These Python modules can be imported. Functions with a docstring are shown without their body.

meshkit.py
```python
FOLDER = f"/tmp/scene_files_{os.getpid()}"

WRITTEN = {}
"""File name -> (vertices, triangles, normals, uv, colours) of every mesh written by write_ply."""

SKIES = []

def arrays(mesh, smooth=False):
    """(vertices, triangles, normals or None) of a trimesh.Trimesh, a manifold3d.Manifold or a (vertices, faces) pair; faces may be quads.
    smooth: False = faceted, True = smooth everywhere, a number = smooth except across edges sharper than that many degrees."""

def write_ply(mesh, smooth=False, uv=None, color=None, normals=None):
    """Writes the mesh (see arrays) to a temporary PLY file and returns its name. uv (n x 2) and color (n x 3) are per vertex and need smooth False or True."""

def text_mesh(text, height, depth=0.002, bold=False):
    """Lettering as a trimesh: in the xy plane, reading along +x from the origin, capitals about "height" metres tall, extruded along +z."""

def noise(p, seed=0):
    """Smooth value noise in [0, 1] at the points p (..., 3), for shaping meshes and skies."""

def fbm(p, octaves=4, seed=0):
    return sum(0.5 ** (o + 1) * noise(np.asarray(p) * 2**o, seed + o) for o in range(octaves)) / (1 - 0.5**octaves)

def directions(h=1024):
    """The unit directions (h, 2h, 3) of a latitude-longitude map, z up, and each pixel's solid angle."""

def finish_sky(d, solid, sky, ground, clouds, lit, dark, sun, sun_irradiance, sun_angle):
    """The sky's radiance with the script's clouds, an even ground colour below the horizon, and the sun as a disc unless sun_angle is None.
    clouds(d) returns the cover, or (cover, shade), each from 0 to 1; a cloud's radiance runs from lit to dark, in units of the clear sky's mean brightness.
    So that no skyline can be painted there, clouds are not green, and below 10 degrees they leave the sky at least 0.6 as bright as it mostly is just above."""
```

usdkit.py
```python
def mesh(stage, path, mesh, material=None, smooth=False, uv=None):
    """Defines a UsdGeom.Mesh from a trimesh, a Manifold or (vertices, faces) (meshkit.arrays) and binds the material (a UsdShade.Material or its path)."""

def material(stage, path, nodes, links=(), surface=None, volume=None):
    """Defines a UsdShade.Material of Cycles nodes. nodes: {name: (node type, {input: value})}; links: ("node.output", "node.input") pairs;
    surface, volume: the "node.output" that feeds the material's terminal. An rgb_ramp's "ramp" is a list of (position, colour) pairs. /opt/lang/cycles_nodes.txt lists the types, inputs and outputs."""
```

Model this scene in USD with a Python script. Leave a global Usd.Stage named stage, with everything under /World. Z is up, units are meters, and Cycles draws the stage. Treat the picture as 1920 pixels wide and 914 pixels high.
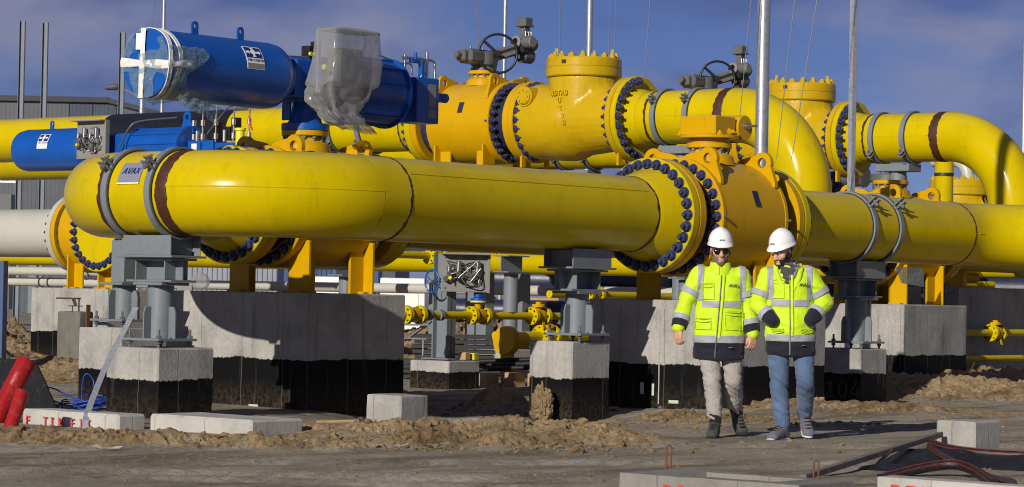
import math, random
import numpy as np, trimesh, manifold3d as m3
import shapely.geometry as sg, shapely.affinity as sa
from pxr import Usd, UsdGeom, UsdLux, UsdShade, Gf, Sdf, Vt
import usdkit, meshkit

# ------------------------------------------------------------------ stage, camera, sky, sun
stage = Usd.Stage.CreateInMemory()
UsdGeom.SetStageUpAxis(stage, 'Z'); UsdGeom.SetStageMetersPerUnit(stage, 1.0)
UsdGeom.Xform.Define(stage, '/World'); UsdGeom.Scope.Define(stage, '/World/Looks')
# plant grid: +x runs right and away from the camera, +y left and away, z up
YAW, ROLL, PITCH, CAM_Z = math.radians(39.5), math.radians(1.117), math.atan(100 / 4900.), 1.2
FW = np.array([math.cos(YAW), math.sin(YAW), 0]); RT = np.array([math.sin(YAW), -math.cos(YAW), 0]); UP = np.array([0, 0, 1.])
_f = FW * math.cos(PITCH) + UP * math.sin(PITCH); _u = UP * math.cos(PITCH) - FW * math.sin(PITCH)
_r = RT * math.cos(ROLL) + _u * math.sin(ROLL); _u = _u * math.cos(ROLL) - RT * math.sin(ROLL)
cam = UsdGeom.Camera.Define(stage, '/World/camera')
cam.AddTransformOp().Set(Gf.Matrix4d(*_r, 0, *_u, 0, *(-_f), 0, 0, 0, CAM_Z, 1))
cam.CreateHorizontalApertureAttr(36.0); cam.CreateVerticalApertureAttr(36.0 * 914 / 1920); cam.CreateFocalLengthAttr(36.0 * 4900 / 1920)
cam.CreateClippingRangeAttr(Gf.Vec2f(0.1, 5000)); cam.CreateFStopAttr(9.0); cam.CreateFocusDistanceAttr(25.0)
cam.CreateExposureAttr(-0.15)
SUN_AZ, SUN_EL = math.radians(192.0), math.radians(21.5)       # azimuth of the sun from +x towards +y
SUN = np.array([math.cos(SUN_EL) * math.cos(SUN_AZ), math.cos(SUN_EL) * math.sin(SUN_AZ), math.sin(SUN_EL)])
sun = UsdLux.DistantLight.Define(stage, '/World/sun')
sun.CreateIntensityAttr(1.25); sun.CreateAngleAttr(0.5); sun.CreateColorAttr(Gf.Vec3f(1.0, 0.93, 0.82)); sun.CreateNormalizeAttr(True)
sun.AddTransformOp().Set(Gf.Matrix4d().SetRotate(Gf.Rotation(Gf.Vec3d(0, 0, 1), Gf.Vec3d(*SUN))))
sky_mat = usdkit.material(stage, '/World/Looks/sky', {
    'tc': ('texture_coordinate', {}),
    'map': ('mapping', {'scale': (6.0, 6.0, 15.0), 'location': (2.9, 6.3, 0.5)}),
    'n': ('noise_texture', {'scale': 1.5, 'detail': 6.0, 'roughness': 0.5, 'distortion': 0.3}), 'n2': ('noise_texture', {'scale': 2.2, 'detail': 4.0, 'roughness': 0.5}), 'cc': ('rgb_ramp', {'ramp': [(0.40, (1.9, 2.5, 5.8)), (0.60, (5.6, 5.6, 7.9))]}), 'tint': ('mix_color', {'blend_type': 'multiply', 'fac': 1.0, 'b': (0.95, 0.94, 1.38), 'use_clamp': False}),
    'ramp': ('rgb_ramp', {'ramp': [(0.0, (0, 0, 0)), (0.41, (0, 0, 0)), (0.52, (0.5, 0.5, 0.5)), (0.64, (1, 1, 1)), (1.0, (1, 1, 1))]}),
    'sky': ('sky_texture', {'sky_type': 'single_scattering', 'sun_disc': False, 'sun_elevation': SUN_EL, 'sun_rotation': math.atan2(SUN[0], SUN[1]), 'altitude': 200.0, 'air_density': 0.55, 'aerosol_density': 0.3, 'ozone_density': 2.2}),
    'sat': ('hsv', {'saturation': 1.02, 'value': 0.80}),
    'cl': ('mix_color', {'blend_type': 'mix'}),
    'k': ('math', {'math_type': 'multiply', 'value2': 0.75}),
    'bg': ('background_shader', {'strength': 0.05})},
    [('tc.generated', 'map.vector'), ('map.vector', 'n.vector'), ('n.fac', 'ramp.fac'), ('sky.color', 'sat.color'), ('sat.color', 'tint.a'), ('tint.result', 'cl.a'), ('map.vector', 'n2.vector'), ('n2.fac', 'cc.fac'), ('cc.color', 'cl.b'), ('ramp.color', 'k.value1'), ('k.value', 'cl.fac'), ('cl.result', 'bg.color')], surface='bg.background')
dome = UsdLux.DomeLight.Define(stage, '/World/sky')
UsdShade.MaterialBindingAPI.Apply(dome.GetPrim()).Bind(sky_mat)
dome.GetPrim().SetCustomDataByKey('label', 'deep blue winter sky with soft mauve clouds'); dome.GetPrim().SetCustomDataByKey('kind', 'structure')

# ------------------------------------------------------------------ prims
_used, _loc = {}, {}
def _numbered(parent, name):
    k = parent + '/' + name; n = _used.get(k, 0); _used[k] = n + 1
    return k if n == 0 else '%s_%03d' % (k, n)
def _tag(p, label=None, cat=None, group=None, kind=None):
    for k, v in (('label', label), ('category', cat), ('group', group), ('kind', kind)):
        if v: p.SetCustomDataByKey(k, v)
def thing(name, label, cat, loc=(0, 0, 0), rotz=0.0, group=None, kind=None):
    path = _numbered('/World', name)
    x = UsdGeom.Xform.Define(stage, path); x.AddTranslateOp().Set(Gf.Vec3d(*map(float, loc))); x.AddRotateZOp().Set(float(rotz))
    _tag(x.GetPrim(), label, cat, group, kind); _loc[path] = np.array(loc, float)
    return path
def _clean(m):
    if hasattr(m, 'to_mesh'):
        q = m.to_mesh(); return np.array(q.vert_properties[:, :3], float), np.array(q.tri_verts)
    if isinstance(m, (tuple, list)): return np.asarray(m[0], float), np.asarray(m[1])
    return np.array(m.vertices, float), np.array(m.faces)
def part(parent, name, mesh, mat, smooth=35, label=None, world=True, kind=None):
    """one Mesh under parent; mesh in world coordinates (or in the thing's own with world=False)"""
    v, f = _clean(mesh)
    top = '/'.join(parent.split('/')[:3])
    if world: v = v - _loc.get(top, 0)
    path = _numbered(parent, name)
    p = usdkit.mesh(stage, path, (v, f), M[mat], smooth=smooth).GetPrim()
    _tag(p, label, None, None, kind)
    return path
def parts(parent, name, meshes, mat, **k):
    for m in meshes: part(parent, name, m, mat, **k)
def lettering(name, label, meshes, mat, loc):
    t = thing(name, label, 'lettering', loc)
    for m in meshes: part(t, 'letter', m, mat, smooth=False)
def solo(name, mesh, mat, label, cat=None, smooth=35, group=None, kind=None):
    path = _numbered('/World', name)
    p = usdkit.mesh(stage, path, _clean(mesh), M[mat], smooth=smooth).GetPrim()
    _tag(p, label, cat, group, kind); return path
def copy(src, loc, rotz, label, cat, group=None):
    base = src.split('/')[-1]
    path = _numbered('/World', base)
    x = UsdGeom.Xform.Define(stage, path); x.GetPrim().GetReferences().AddInternalReference(src)
    x.ClearXformOpOrder()
    x.AddTranslateOp().Set(Gf.Vec3d(*map(float, loc))); x.AddRotateZOp().Set(float(rotz)); x.GetPrim().SetInstanceable(True)
    _tag(x.GetPrim(), label, cat, group); return path

# ------------------------------------------------------------------ mesh helpers
def cat(*ms):
    out, k, vs, fs = [], 0, [], []
    for m in ms:
        if isinstance(m, list): m = cat(*m)
        v, f = _clean(m)
        if f.shape[1] == 4: f = np.vstack([f[:, [0, 1, 2]], f[:, [0, 2, 3]]])
        vs.append(v); fs.append(f + k); k += len(v)
    return np.vstack(vs), np.vstack(fs)
def xf(m, R=None, t=(0, 0, 0)):
    v, f = _clean(m)
    if R is not None: v = v @ np.asarray(R).T
    return v + np.asarray(t, float), f
def rotz(deg):
    c, s = math.cos(math.radians(deg)), math.sin(math.radians(deg)); return np.array([[c, -s, 0], [s, c, 0], [0, 0, 1]])
def rotx(deg):
    c, s = math.cos(math.radians(deg)), math.sin(math.radians(deg)); return np.array([[1, 0, 0], [0, c, -s], [0, s, c]])
def roty(deg):
    c, s = math.cos(math.radians(deg)), math.sin(math.radians(deg)); return np.array([[c, 0, s], [0, 1, 0], [-s, 0, c]])
def align(d):
    """rotation taking +z to d"""
    d = np.asarray(d, float) / np.linalg.norm(d); a = np.cross(d, [0, 0, 1.] if abs(d[2]) < 0.9 else [1., 0, 0]); a /= np.linalg.norm(a)
    return np.stack([a, np.cross(d, a), d], 1)
def box(lo, hi, c=0.006):
    lo, hi = np.minimum(lo, hi).astype(float), np.maximum(lo, hi).astype(float); s = (hi - lo) / 2; c = min(c, 0.45 * s.min()); P = []
    for sx in (-1, 1):
        for sy in (-1, 1):
            for sz in (-1, 1):
                P += [(sx * (s[0] - c), sy * (s[1] - c), sz * s[2]), (sx * (s[0] - c), sy * s[1], sz * (s[2] - c)), (sx * s[0], sy * (s[1] - c), sz * (s[2] - c))]
    h = m3.Manifold.hull_points(np.array(P) + (lo + hi) / 2)
    return _clean(h)
def bar(p, q, w, h, c=0.004, up=(0, 0, 1)):
    """box bar from p to q, w wide, h deep"""
    p, q = np.asarray(p, float), np.asarray(q, float); L = np.linalg.norm(q - p); d = (q - p) / L
    a = np.cross(np.asarray(up, float), d)
    if np.linalg.norm(a) < 1e-3: a = np.array([1., 0, 0]) - d * d[0]
    a /= np.linalg.norm(a); b = np.cross(d, a)
    return xf(box((-w / 2, -h / 2, 0), (w / 2, h / 2, L), c), np.stack([a, b, d], 1), p)
def lathe(prof, p=(0, 0, 0), d=(0, 0, 1), n=40):
    """prof: (along, radius) pairs round the axis d from p; ends closed where radius is 0"""
    prof = np.array(prof, float); t = np.arange(n) * 2 * np.pi / n
    v = np.stack([prof[:, 1, None] * np.cos(t), prof[:, 1, None] * np.sin(t), np.repeat(prof[:, :1], n, 1)], -1).reshape(-1, 3)
    k = len(prof); i, j = np.meshgrid(np.arange(k - 1), np.arange(n), indexing='ij'); j2 = (j + 1) % n
    q = np.stack([i * n + j, i * n + j2, (i + 1) * n + j2, (i + 1) * n + j], -1).reshape(-1, 4)
    f = np.vstack([q[:, [0, 1, 2]], q[:, [0, 2, 3]]])
    m = trimesh.Trimesh(v, f, process=False); m.merge_vertices(); m.update_faces(m.nondegenerate_faces())
    return xf((m.vertices, m.faces), align(d), p)
def cyl(p, q, r, n=24, c=0.0):
    p, q = np.asarray(p, float), np.asarray(q, float); L = np.linalg.norm(q - p)
    pr = [(0, 0), (0, r), (L, r), (L, 0)] if not c else [(0, 0), (0, r - c), (c, r), (L - c, r), (L, r - c), (L, 0)]
    return lathe(pr, p, q - p, n)
def tubering(p, d, r0, r1, t, n=48):
    return lathe([(0, r0), (0, r1), (t, r1), (t, r0), (0, r0)], p, d, n)
def sweep(pts, r, n=20, caps=True, closed=False):
    p = np.asarray(pts, float); k = len(p); r = np.broadcast_to(r, (k,))
    t = np.gradient(p, axis=0); t /= np.linalg.norm(t, axis=1, keepdims=True) + 1e-12
    a = np.cross(t[0], [0, 0, 1.] if abs(t[0][2]) < 0.9 else [1., 0, 0]); a /= np.linalg.norm(a); A = []
    for i in range(k):
        a = a - t[i] * (a @ t[i]); a /= np.linalg.norm(a); A.append(a)
    A = np.array(A); B = np.cross(t, A); g = np.arange(n) * 2 * np.pi / n
    v = (p[:, None] + r[:, None, None] * (np.cos(g)[None, :, None] * A[:, None] + np.sin(g)[None, :, None] * B[:, None])).reshape(-1, 3)
    i, j = np.meshgrid(np.arange(k - 1), np.arange(n), indexing='ij'); j2 = (j + 1) % n
    q = np.stack([i * n + j, i * n + j2, (i + 1) * n + j2, (i + 1) * n + j], -1).reshape(-1, 4); f = [q[:, [0, 1, 2]], q[:, [0, 2, 3]]]
    if caps:
        v = np.vstack([v, p[0], p[-1]]); c0, c1 = k * n, k * n + 1; j = np.arange(n)
        f += [np.stack([(j + 1) % n, j, np.full(n, c0)], 1), np.stack([(k - 1) * n + j, (k - 1) * n + (j + 1) % n, np.full(n, c1)], 1)]
    return v, np.vstack(f)
def arc(c, r, a0, a1, n, u=(1, 0, 0), w=(0, 1, 0)):
    t = np.linspace(math.radians(a0), math.radians(a1), n); c, u, w = map(lambda x: np.asarray(x, float), (c, u, w))
    return c + r * (np.cos(t)[:, None] * u + np.sin(t)[:, None] * w)
def curve(pts, n=60):
    """Catmull-Rom through pts"""
    P = np.asarray(pts, float); P = np.vstack([2 * P[0] - P[1], P, 2 * P[-1] - P[-2]]); out = []; m = max(2, n // (len(P) - 3))
    for i in range(1, len(P) - 2):
        t = np.linspace(0, 1, m, endpoint=i == len(P) - 3)[:, None]; a, b, c, d = P[i - 1:i + 3]
        out.append(0.5 * (2 * b + (c - a) * t + (2 * a - 5 * b + 4 * c - d) * t ** 2 + (3 * b - a - 3 * c + d) * t ** 3))
    return np.vstack(out)
def plate(poly, t, o, u, w):
    """polygon (shapely, in metres) extruded by t along u x w, laid at o with axes u, w"""
    u, w = np.asarray(u, float), np.asarray(w, float); ms = []
    for g in getattr(poly, 'geoms', [poly]):
        ms.append(trimesh.creation.extrude_polygon(g, t, engine='earcut'))
    return xf(cat(*ms), np.stack([u, w, np.cross(u, w)], 1), o)
def text(s, h, depth, o, u, w, bold=True, shear=0.0):
    m = meshkit.text_mesh(s, h, depth, bold); v = np.array(m.vertices); v[:, 0] += shear * v[:, 1]; u, w = np.asarray(u, float), np.asarray(w, float)
    return xf((v, m.faces), np.stack([u, w, np.cross(u, w)], 1), o)
def man(m):
    v, f = _clean(m); return m3.Manifold(m3.Mesh(np.asarray(v, np.float32), np.asarray(f, np.uint32)))
_s = {}
def ball(p, r, n=14):
    if n not in _s: _s[n] = m3.Manifold.sphere(1.0, n)
    r = np.broadcast_to(r, (3,)); return _s[n].scale([float(x) for x in r]).translate([float(x) for x in p])
def chain(*js):
    """round-cone chain through (point, radius) joints"""
    out = []
    for (p, r), (q, s) in zip(js[:-1], js[1:]): out.append(m3.Manifold.batch_hull([ball(p, r), ball(q, s)]))
    return out
def soften(parts, edge, it=8):
    m = m3.Manifold.batch_boolean(list(parts), m3.OpType.Add).refine_to_length(edge)
    v, f = _clean(m); t = trimesh.Trimesh(v, f, process=True)
    trimesh.smoothing.filter_taubin(t, lamb=0.5, nu=0.52, iterations=it); return t
def vnormals(v, f):
    n = np.zeros_like(v); c = np.cross(v[f[:, 1]] - v[f[:, 0]], v[f[:, 2]] - v[f[:, 0]])
    for k in range(3): np.add.at(n, f[:, k], c)
    return n / (np.linalg.norm(n, axis=1, keepdims=True) + 1e-12)
def hexnut(p, d, r=0.05, h=0.05, stud=0.03, washer=True, spin=0.0):
    stud = stud * (0.6 + 0.8 * abs(math.sin(spin * 7.3 + 1.1)))
    """hex nut standing on p along d with the stud end showing"""
    g = spin + np.arange(6) * np.pi / 3; ring = lambda z, q: np.stack([q * np.cos(g), q * np.sin(g), np.full(6, z)], 1)
    pts = np.vstack([ring(0, r), ring(h * 0.85, r), ring(h, r * 0.86)]); R = align(d)
    ms = [_clean(m3.Manifold.hull_points(pts)), lathe([(h * 0.9, r * 0.5), (h + stud * 0.8, r * 0.5), (h + stud, r * 0.42), (h + stud, 0)], n=8)] + ([lathe([(-0.004, r * 1.18), (0.008, r * 1.18), (0.008, r * 0.8)], n=14)] if r > 0.045 else [])
    return xf(cat(*ms), R, p)
def ring_pts(c, d, r, n, ph=0.0):
    R = align(d); t = ph + np.arange(n) * 2 * np.pi / n
    return np.asarray(c, float) + r * (np.cos(t)[:, None] * R[:, 0] + np.sin(t)[:, None] * R[:, 1])
# ------------------------------------------------------------------ materials
M = {}
def mat(name, nodes, links, surface, **k):
    M[name] = usdkit.material(stage, '/World/Looks/' + name, nodes, links, surface=surface, **k)
def paint(name, col, rough=0.4, dust=0.0, var=0.12, scale=3.0, metallic=0.0, coat=0.0, bump=0.0, bscale=60.0, dirt=None, dirt_amt=0.0, spec=0.5, streak=False):
    """one colour with mottling, optional dirt and fine relief"""
    c = np.array(col, float)
    nodes = {'tc': ('geometry', {}), 'mp': ('mapping', {'scale': (1, 1, 0.18) if streak else (1, 1, 1)}),
             'n': ('noise_texture', {'scale': scale, 'detail': 5.0, 'roughness': 0.6}),
             'r': ('rgb_ramp', {'ramp': [(0.3, tuple(c * (1 - var))), (0.5, tuple(c)), (0.7, tuple(np.minimum(c * (1 + var * 0.6), 0.95)))]}),
             'n2': ('noise_texture', {'scale': scale * 2.7, 'detail': 8.0, 'roughness': 0.7}),
             'dm': ('map_range', {'from_min': 0.56, 'from_max': 0.72, 'to_min': 0.0, 'to_max': dirt_amt, 'clamp': True}),
             'mx': ('mix_color', {'b': dirt or tuple(c * 0.6)}),
             'rr': ('map_range', {'from_min': 0.3, 'from_max': 0.7, 'to_min': max(0.02, rough - 0.06), 'to_max': rough + 0.1}),
             'p': ('principled_bsdf', {'metallic': metallic, 'coat_weight': coat, 'coat_roughness': 0.08, 'specular_ior_level': spec})}
    links = [('tc.position', 'mp.vector'), ('mp.vector', 'n.vector'), ('mp.vector', 'n2.vector'), ('n.fac', 'r.fac'), ('n2.fac', 'dm.value'), ('dm.result', 'mx.fac'), ('r.color', 'mx.a'), ('mx.result', 'p.base_color'), ('n2.fac', 'rr.value'), ('rr.result', 'p.roughness')]
    if dust:
        nodes.update({'nz': ('separate_xyz', {}), 'dz': ('map_range', {'from_min': 0.35, 'from_max': 1.0, 'to_min': 0.0, 'to_max': dust, 'clamp': True}), 'dn': ('noise_texture', {'scale': 5.0, 'detail': 7.0, 'roughness': 0.7}), 'dr': ('map_range', {'from_min': 0.38, 'from_max': 0.65, 'to_min': 0.0, 'to_max': 1.0, 'clamp': True}), 'dk': ('math', {'math_type': 'multiply'}), 'dx': ('mix_color', {'b': (0.42, 0.36, 0.22)}),
            'sm': ('mapping', {'scale': (3.0, 3.0, 0.35)}), 'sn': ('noise_texture', {'scale': 3.0, 'detail': 5.0, 'roughness': 0.65}), 'sr': ('map_range', {'from_min': 0.57, 'from_max': 0.75, 'to_min': 0.0, 'to_max': 0.4, 'clamp': True}), 'sx': ('mix_color', {'b': tuple(c * 0.55)})})
        links = [l for l in links if l[1] != 'p.base_color'] + [('tc.true_normal', 'nz.vector'), ('nz.z', 'dz.value'), ('tc.position', 'dn.vector'), ('dn.fac', 'dr.value'), ('dz.result', 'dk.value1'), ('dr.result', 'dk.value2'), ('dk.value', 'dx.fac'), ('tc.position', 'sm.vector'), ('sm.vector', 'sn.vector'), ('sn.fac', 'sr.value'), ('sr.result', 'sx.fac'), ('mx.result', 'sx.a'), ('sx.result', 'dx.a'), ('dx.result', 'p.base_color')]
    if bump:
        nodes['bn'] = ('noise_texture', {'scale': bscale, 'detail': 4.0, 'roughness': 0.6}); nodes['b'] = ('bump', {'strength': min(1.0, bump), 'distance': 0.01})
        links += [('tc.position', 'bn.vector'), ('bn.fac', 'b.height'), ('b.normal', 'p.normal')]
    mat(name, nodes, links, 'p.BSDF')
DUST = (0.30, 0.24, 0.16)
paint('pipe_yellow', (0.53, 0.40, 0.0), 0.20, dust=0.13, var=0.10, scale=1.3, coat=0.05, spec=0.15, dirt=(0.33, 0.24, 0.0), dirt_amt=0.4, bump=0.04, bscale=9)
paint('valve_orange', (0.54, 0.305, 0.001), 0.33, dust=0.22, var=0.08, scale=2.0, coat=0.07, spec=0.18, dirt=(0.34, 0.18, 0.0), dirt_amt=0.3, bump=0.05, bscale=40)
paint('cast_yellow', (0.50, 0.325, 0.001), 0.30, dust=0.22, spec=0.25, var=0.08, scale=2.4, coat=0.25, dirt=(0.40, 0.25, 0.04), dirt_amt=0.2, bump=0.25, bscale=24)
paint('weld_brown', (0.055, 0.016, 0.006), 0.6, var=0.35, scale=14, dirt=(0.16, 0.05, 0.015), dirt_amt=0.6, bump=0.4, bscale=50)
paint('bolt_blue', (0.026, 0.036, 0.105), 0.42, var=0.25, scale=20, dirt=(0.06, 0.07, 0.12), dirt_amt=0.3)
paint('steel_grey', (0.16, 0.185, 0.205), 0.5, var=0.1, scale=4, dirt=(0.24, 0.21, 0.17), dirt_amt=0.3, bump=0.06)
paint('cabinet_grey', (0.22, 0.22, 0.21), 0.5, var=0.06, scale=5, dirt=(0.15, 0.14, 0.13), dirt_amt=0.2)
paint('operator_grey', (0.11, 0.112, 0.11), 0.45, var=0.1, scale=8, bump=0.1, bscale=120)
paint('clamp_rubber', (0.012, 0.013, 0.016), 0.7, var=0.2, scale=10)
paint('act_blue', (0.003, 0.078, 0.37), 0.34, var=0.1, scale=3, coat=0.15, dirt=(0.02, 0.10, 0.35), dirt_amt=0.25)
paint('wheel_black', (0.012, 0.012, 0.013), 0.4, var=0.2, scale=10)
paint('galvanised', (0.50, 0.52, 0.54), 0.36, var=0.22, scale=18, metallic=0.75, dirt=(0.34, 0.35, 0.37), dirt_amt=0.6)
paint('chrome', (0.45, 0.45, 0.45), 0.3, var=0.1, scale=20, metallic=0.95)
paint('white_pipe', (0.46, 0.445, 0.39), 0.42, var=0.06, scale=2, dirt=(0.38, 0.34, 0.26), dirt_amt=0.35)
paint('white_paint', (0.78, 0.78, 0.76), 0.45, var=0.05, scale=5, dirt=(0.5, 0.47, 0.42), dirt_amt=0.2)
paint('sleeve_black', (0.010, 0.010, 0.014), 0.34, var=0.25, scale=4)
paint('rubber_black', (0.010, 0.010, 0.010), 0.45, var=0.3, scale=12, dirt=DUST, dirt_amt=0.12)
paint('hose_red', (0.34, 0.012, 0.014), 0.4, var=0.12, scale=8, coat=0.1, dirt=DUST, dirt_amt=0.35)
paint('stripe_red', (0.13, 0.012, 0.014), 0.5, var=0.15, scale=12, dirt=DUST, dirt_amt=0.15)
paint('cable_blue', (0.008, 0.05, 0.30), 0.38, var=0.1, scale=12, dirt=DUST, dirt_amt=0.15)
paint('strap_grey', (0.36, 0.38, 0.42), 0.4, var=0.3, scale=30, metallic=0.35, dirt=DUST, dirt_amt=0.3)
paint('rusty_steel', (0.13, 0.055, 0.025), 0.75, var=0.4, scale=30, dirt=(0.06, 0.03, 0.02), dirt_amt=0.5)
paint('brown_steel', (0.055, 0.034, 0.024), 0.7, var=0.35, scale=20)
paint('wood_wet', (0.17, 0.14, 0.105), 0.75, var=0.35, scale=9, dirt=(0.25, 0.2, 0.14), dirt_amt=0.5, bump=0.5, bscale=30)
paint('wood_pale', (0.42, 0.27, 0.13), 0.7, var=0.2, scale=12, dirt=(0.25, 0.15, 0.07), dirt_amt=0.4)
paint('board_dark', (0.022, 0.022, 0.024), 0.6, var=0.3, scale=8, dirt=(0.08, 0.07, 0.055), dirt_amt=0.3)
paint('membrane_black', (0.010, 0.0095, 0.0085), 0.5, var=0.4, scale=6, dirt=DUST, dirt_amt=0.15, bump=0.3, bscale=14)
paint('red_spray', (0.50, 0.035, 0.025), 0.7, var=0.25, scale=14, dirt=(0.42, 0.36, 0.32), dirt_amt=0.95)
paint('chalk_white', (0.45, 0.52, 0.40), 0.8, var=0.2, scale=30, dirt=(0.1, 0.1, 0.09), dirt_amt=0.6)
paint('chalk_faint', (0.055, 0.07, 0.055), 0.8, var=0.5, scale=20, dirt=(0.01, 0.01, 0.01), dirt_amt=0.9)
paint('sign_white', (0.80, 0.80, 0.80), 0.4, var=0.03)
paint('sign_navy', (0.012, 0.022, 0.15), 0.4, var=0.05)
paint('sign_grey', (0.20, 0.215, 0.28), 0.5, var=0.08, scale=6)
paint('tag_dark', (0.02, 0.025, 0.06), 0.4, var=0.1)
paint('lamp_yellow', (0.75, 0.65, 0.03), 0.4, var=0.1)
paint('bldg_grey', (0.065, 0.074, 0.09), 0.55, var=0.06, scale=0.6)
paint('bldg_light', (0.072, 0.081, 0.097), 0.55, var=0.06, scale=0.6)
paint('bldg_navy', (0.016, 0.030, 0.060), 0.5, var=0.08, scale=0.6)
paint('roof_dark', (0.02, 0.022, 0.028), 0.6, var=0.1)
paint('container_blue', (0.035, 0.075, 0.19), 0.55, var=0.12, scale=1.0, dirt=(0.1, 0.08, 0.06), dirt_amt=0.2)
paint('container_grey', (0.24, 0.25, 0.30), 0.55, var=0.1, scale=1.0)
paint('tank_white', (0.60, 0.61, 0.60), 0.5, var=0.05, scale=0.8)
paint('debris_pale', (0.50, 0.46, 0.36), 0.8, var=0.2, scale=30)
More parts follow.
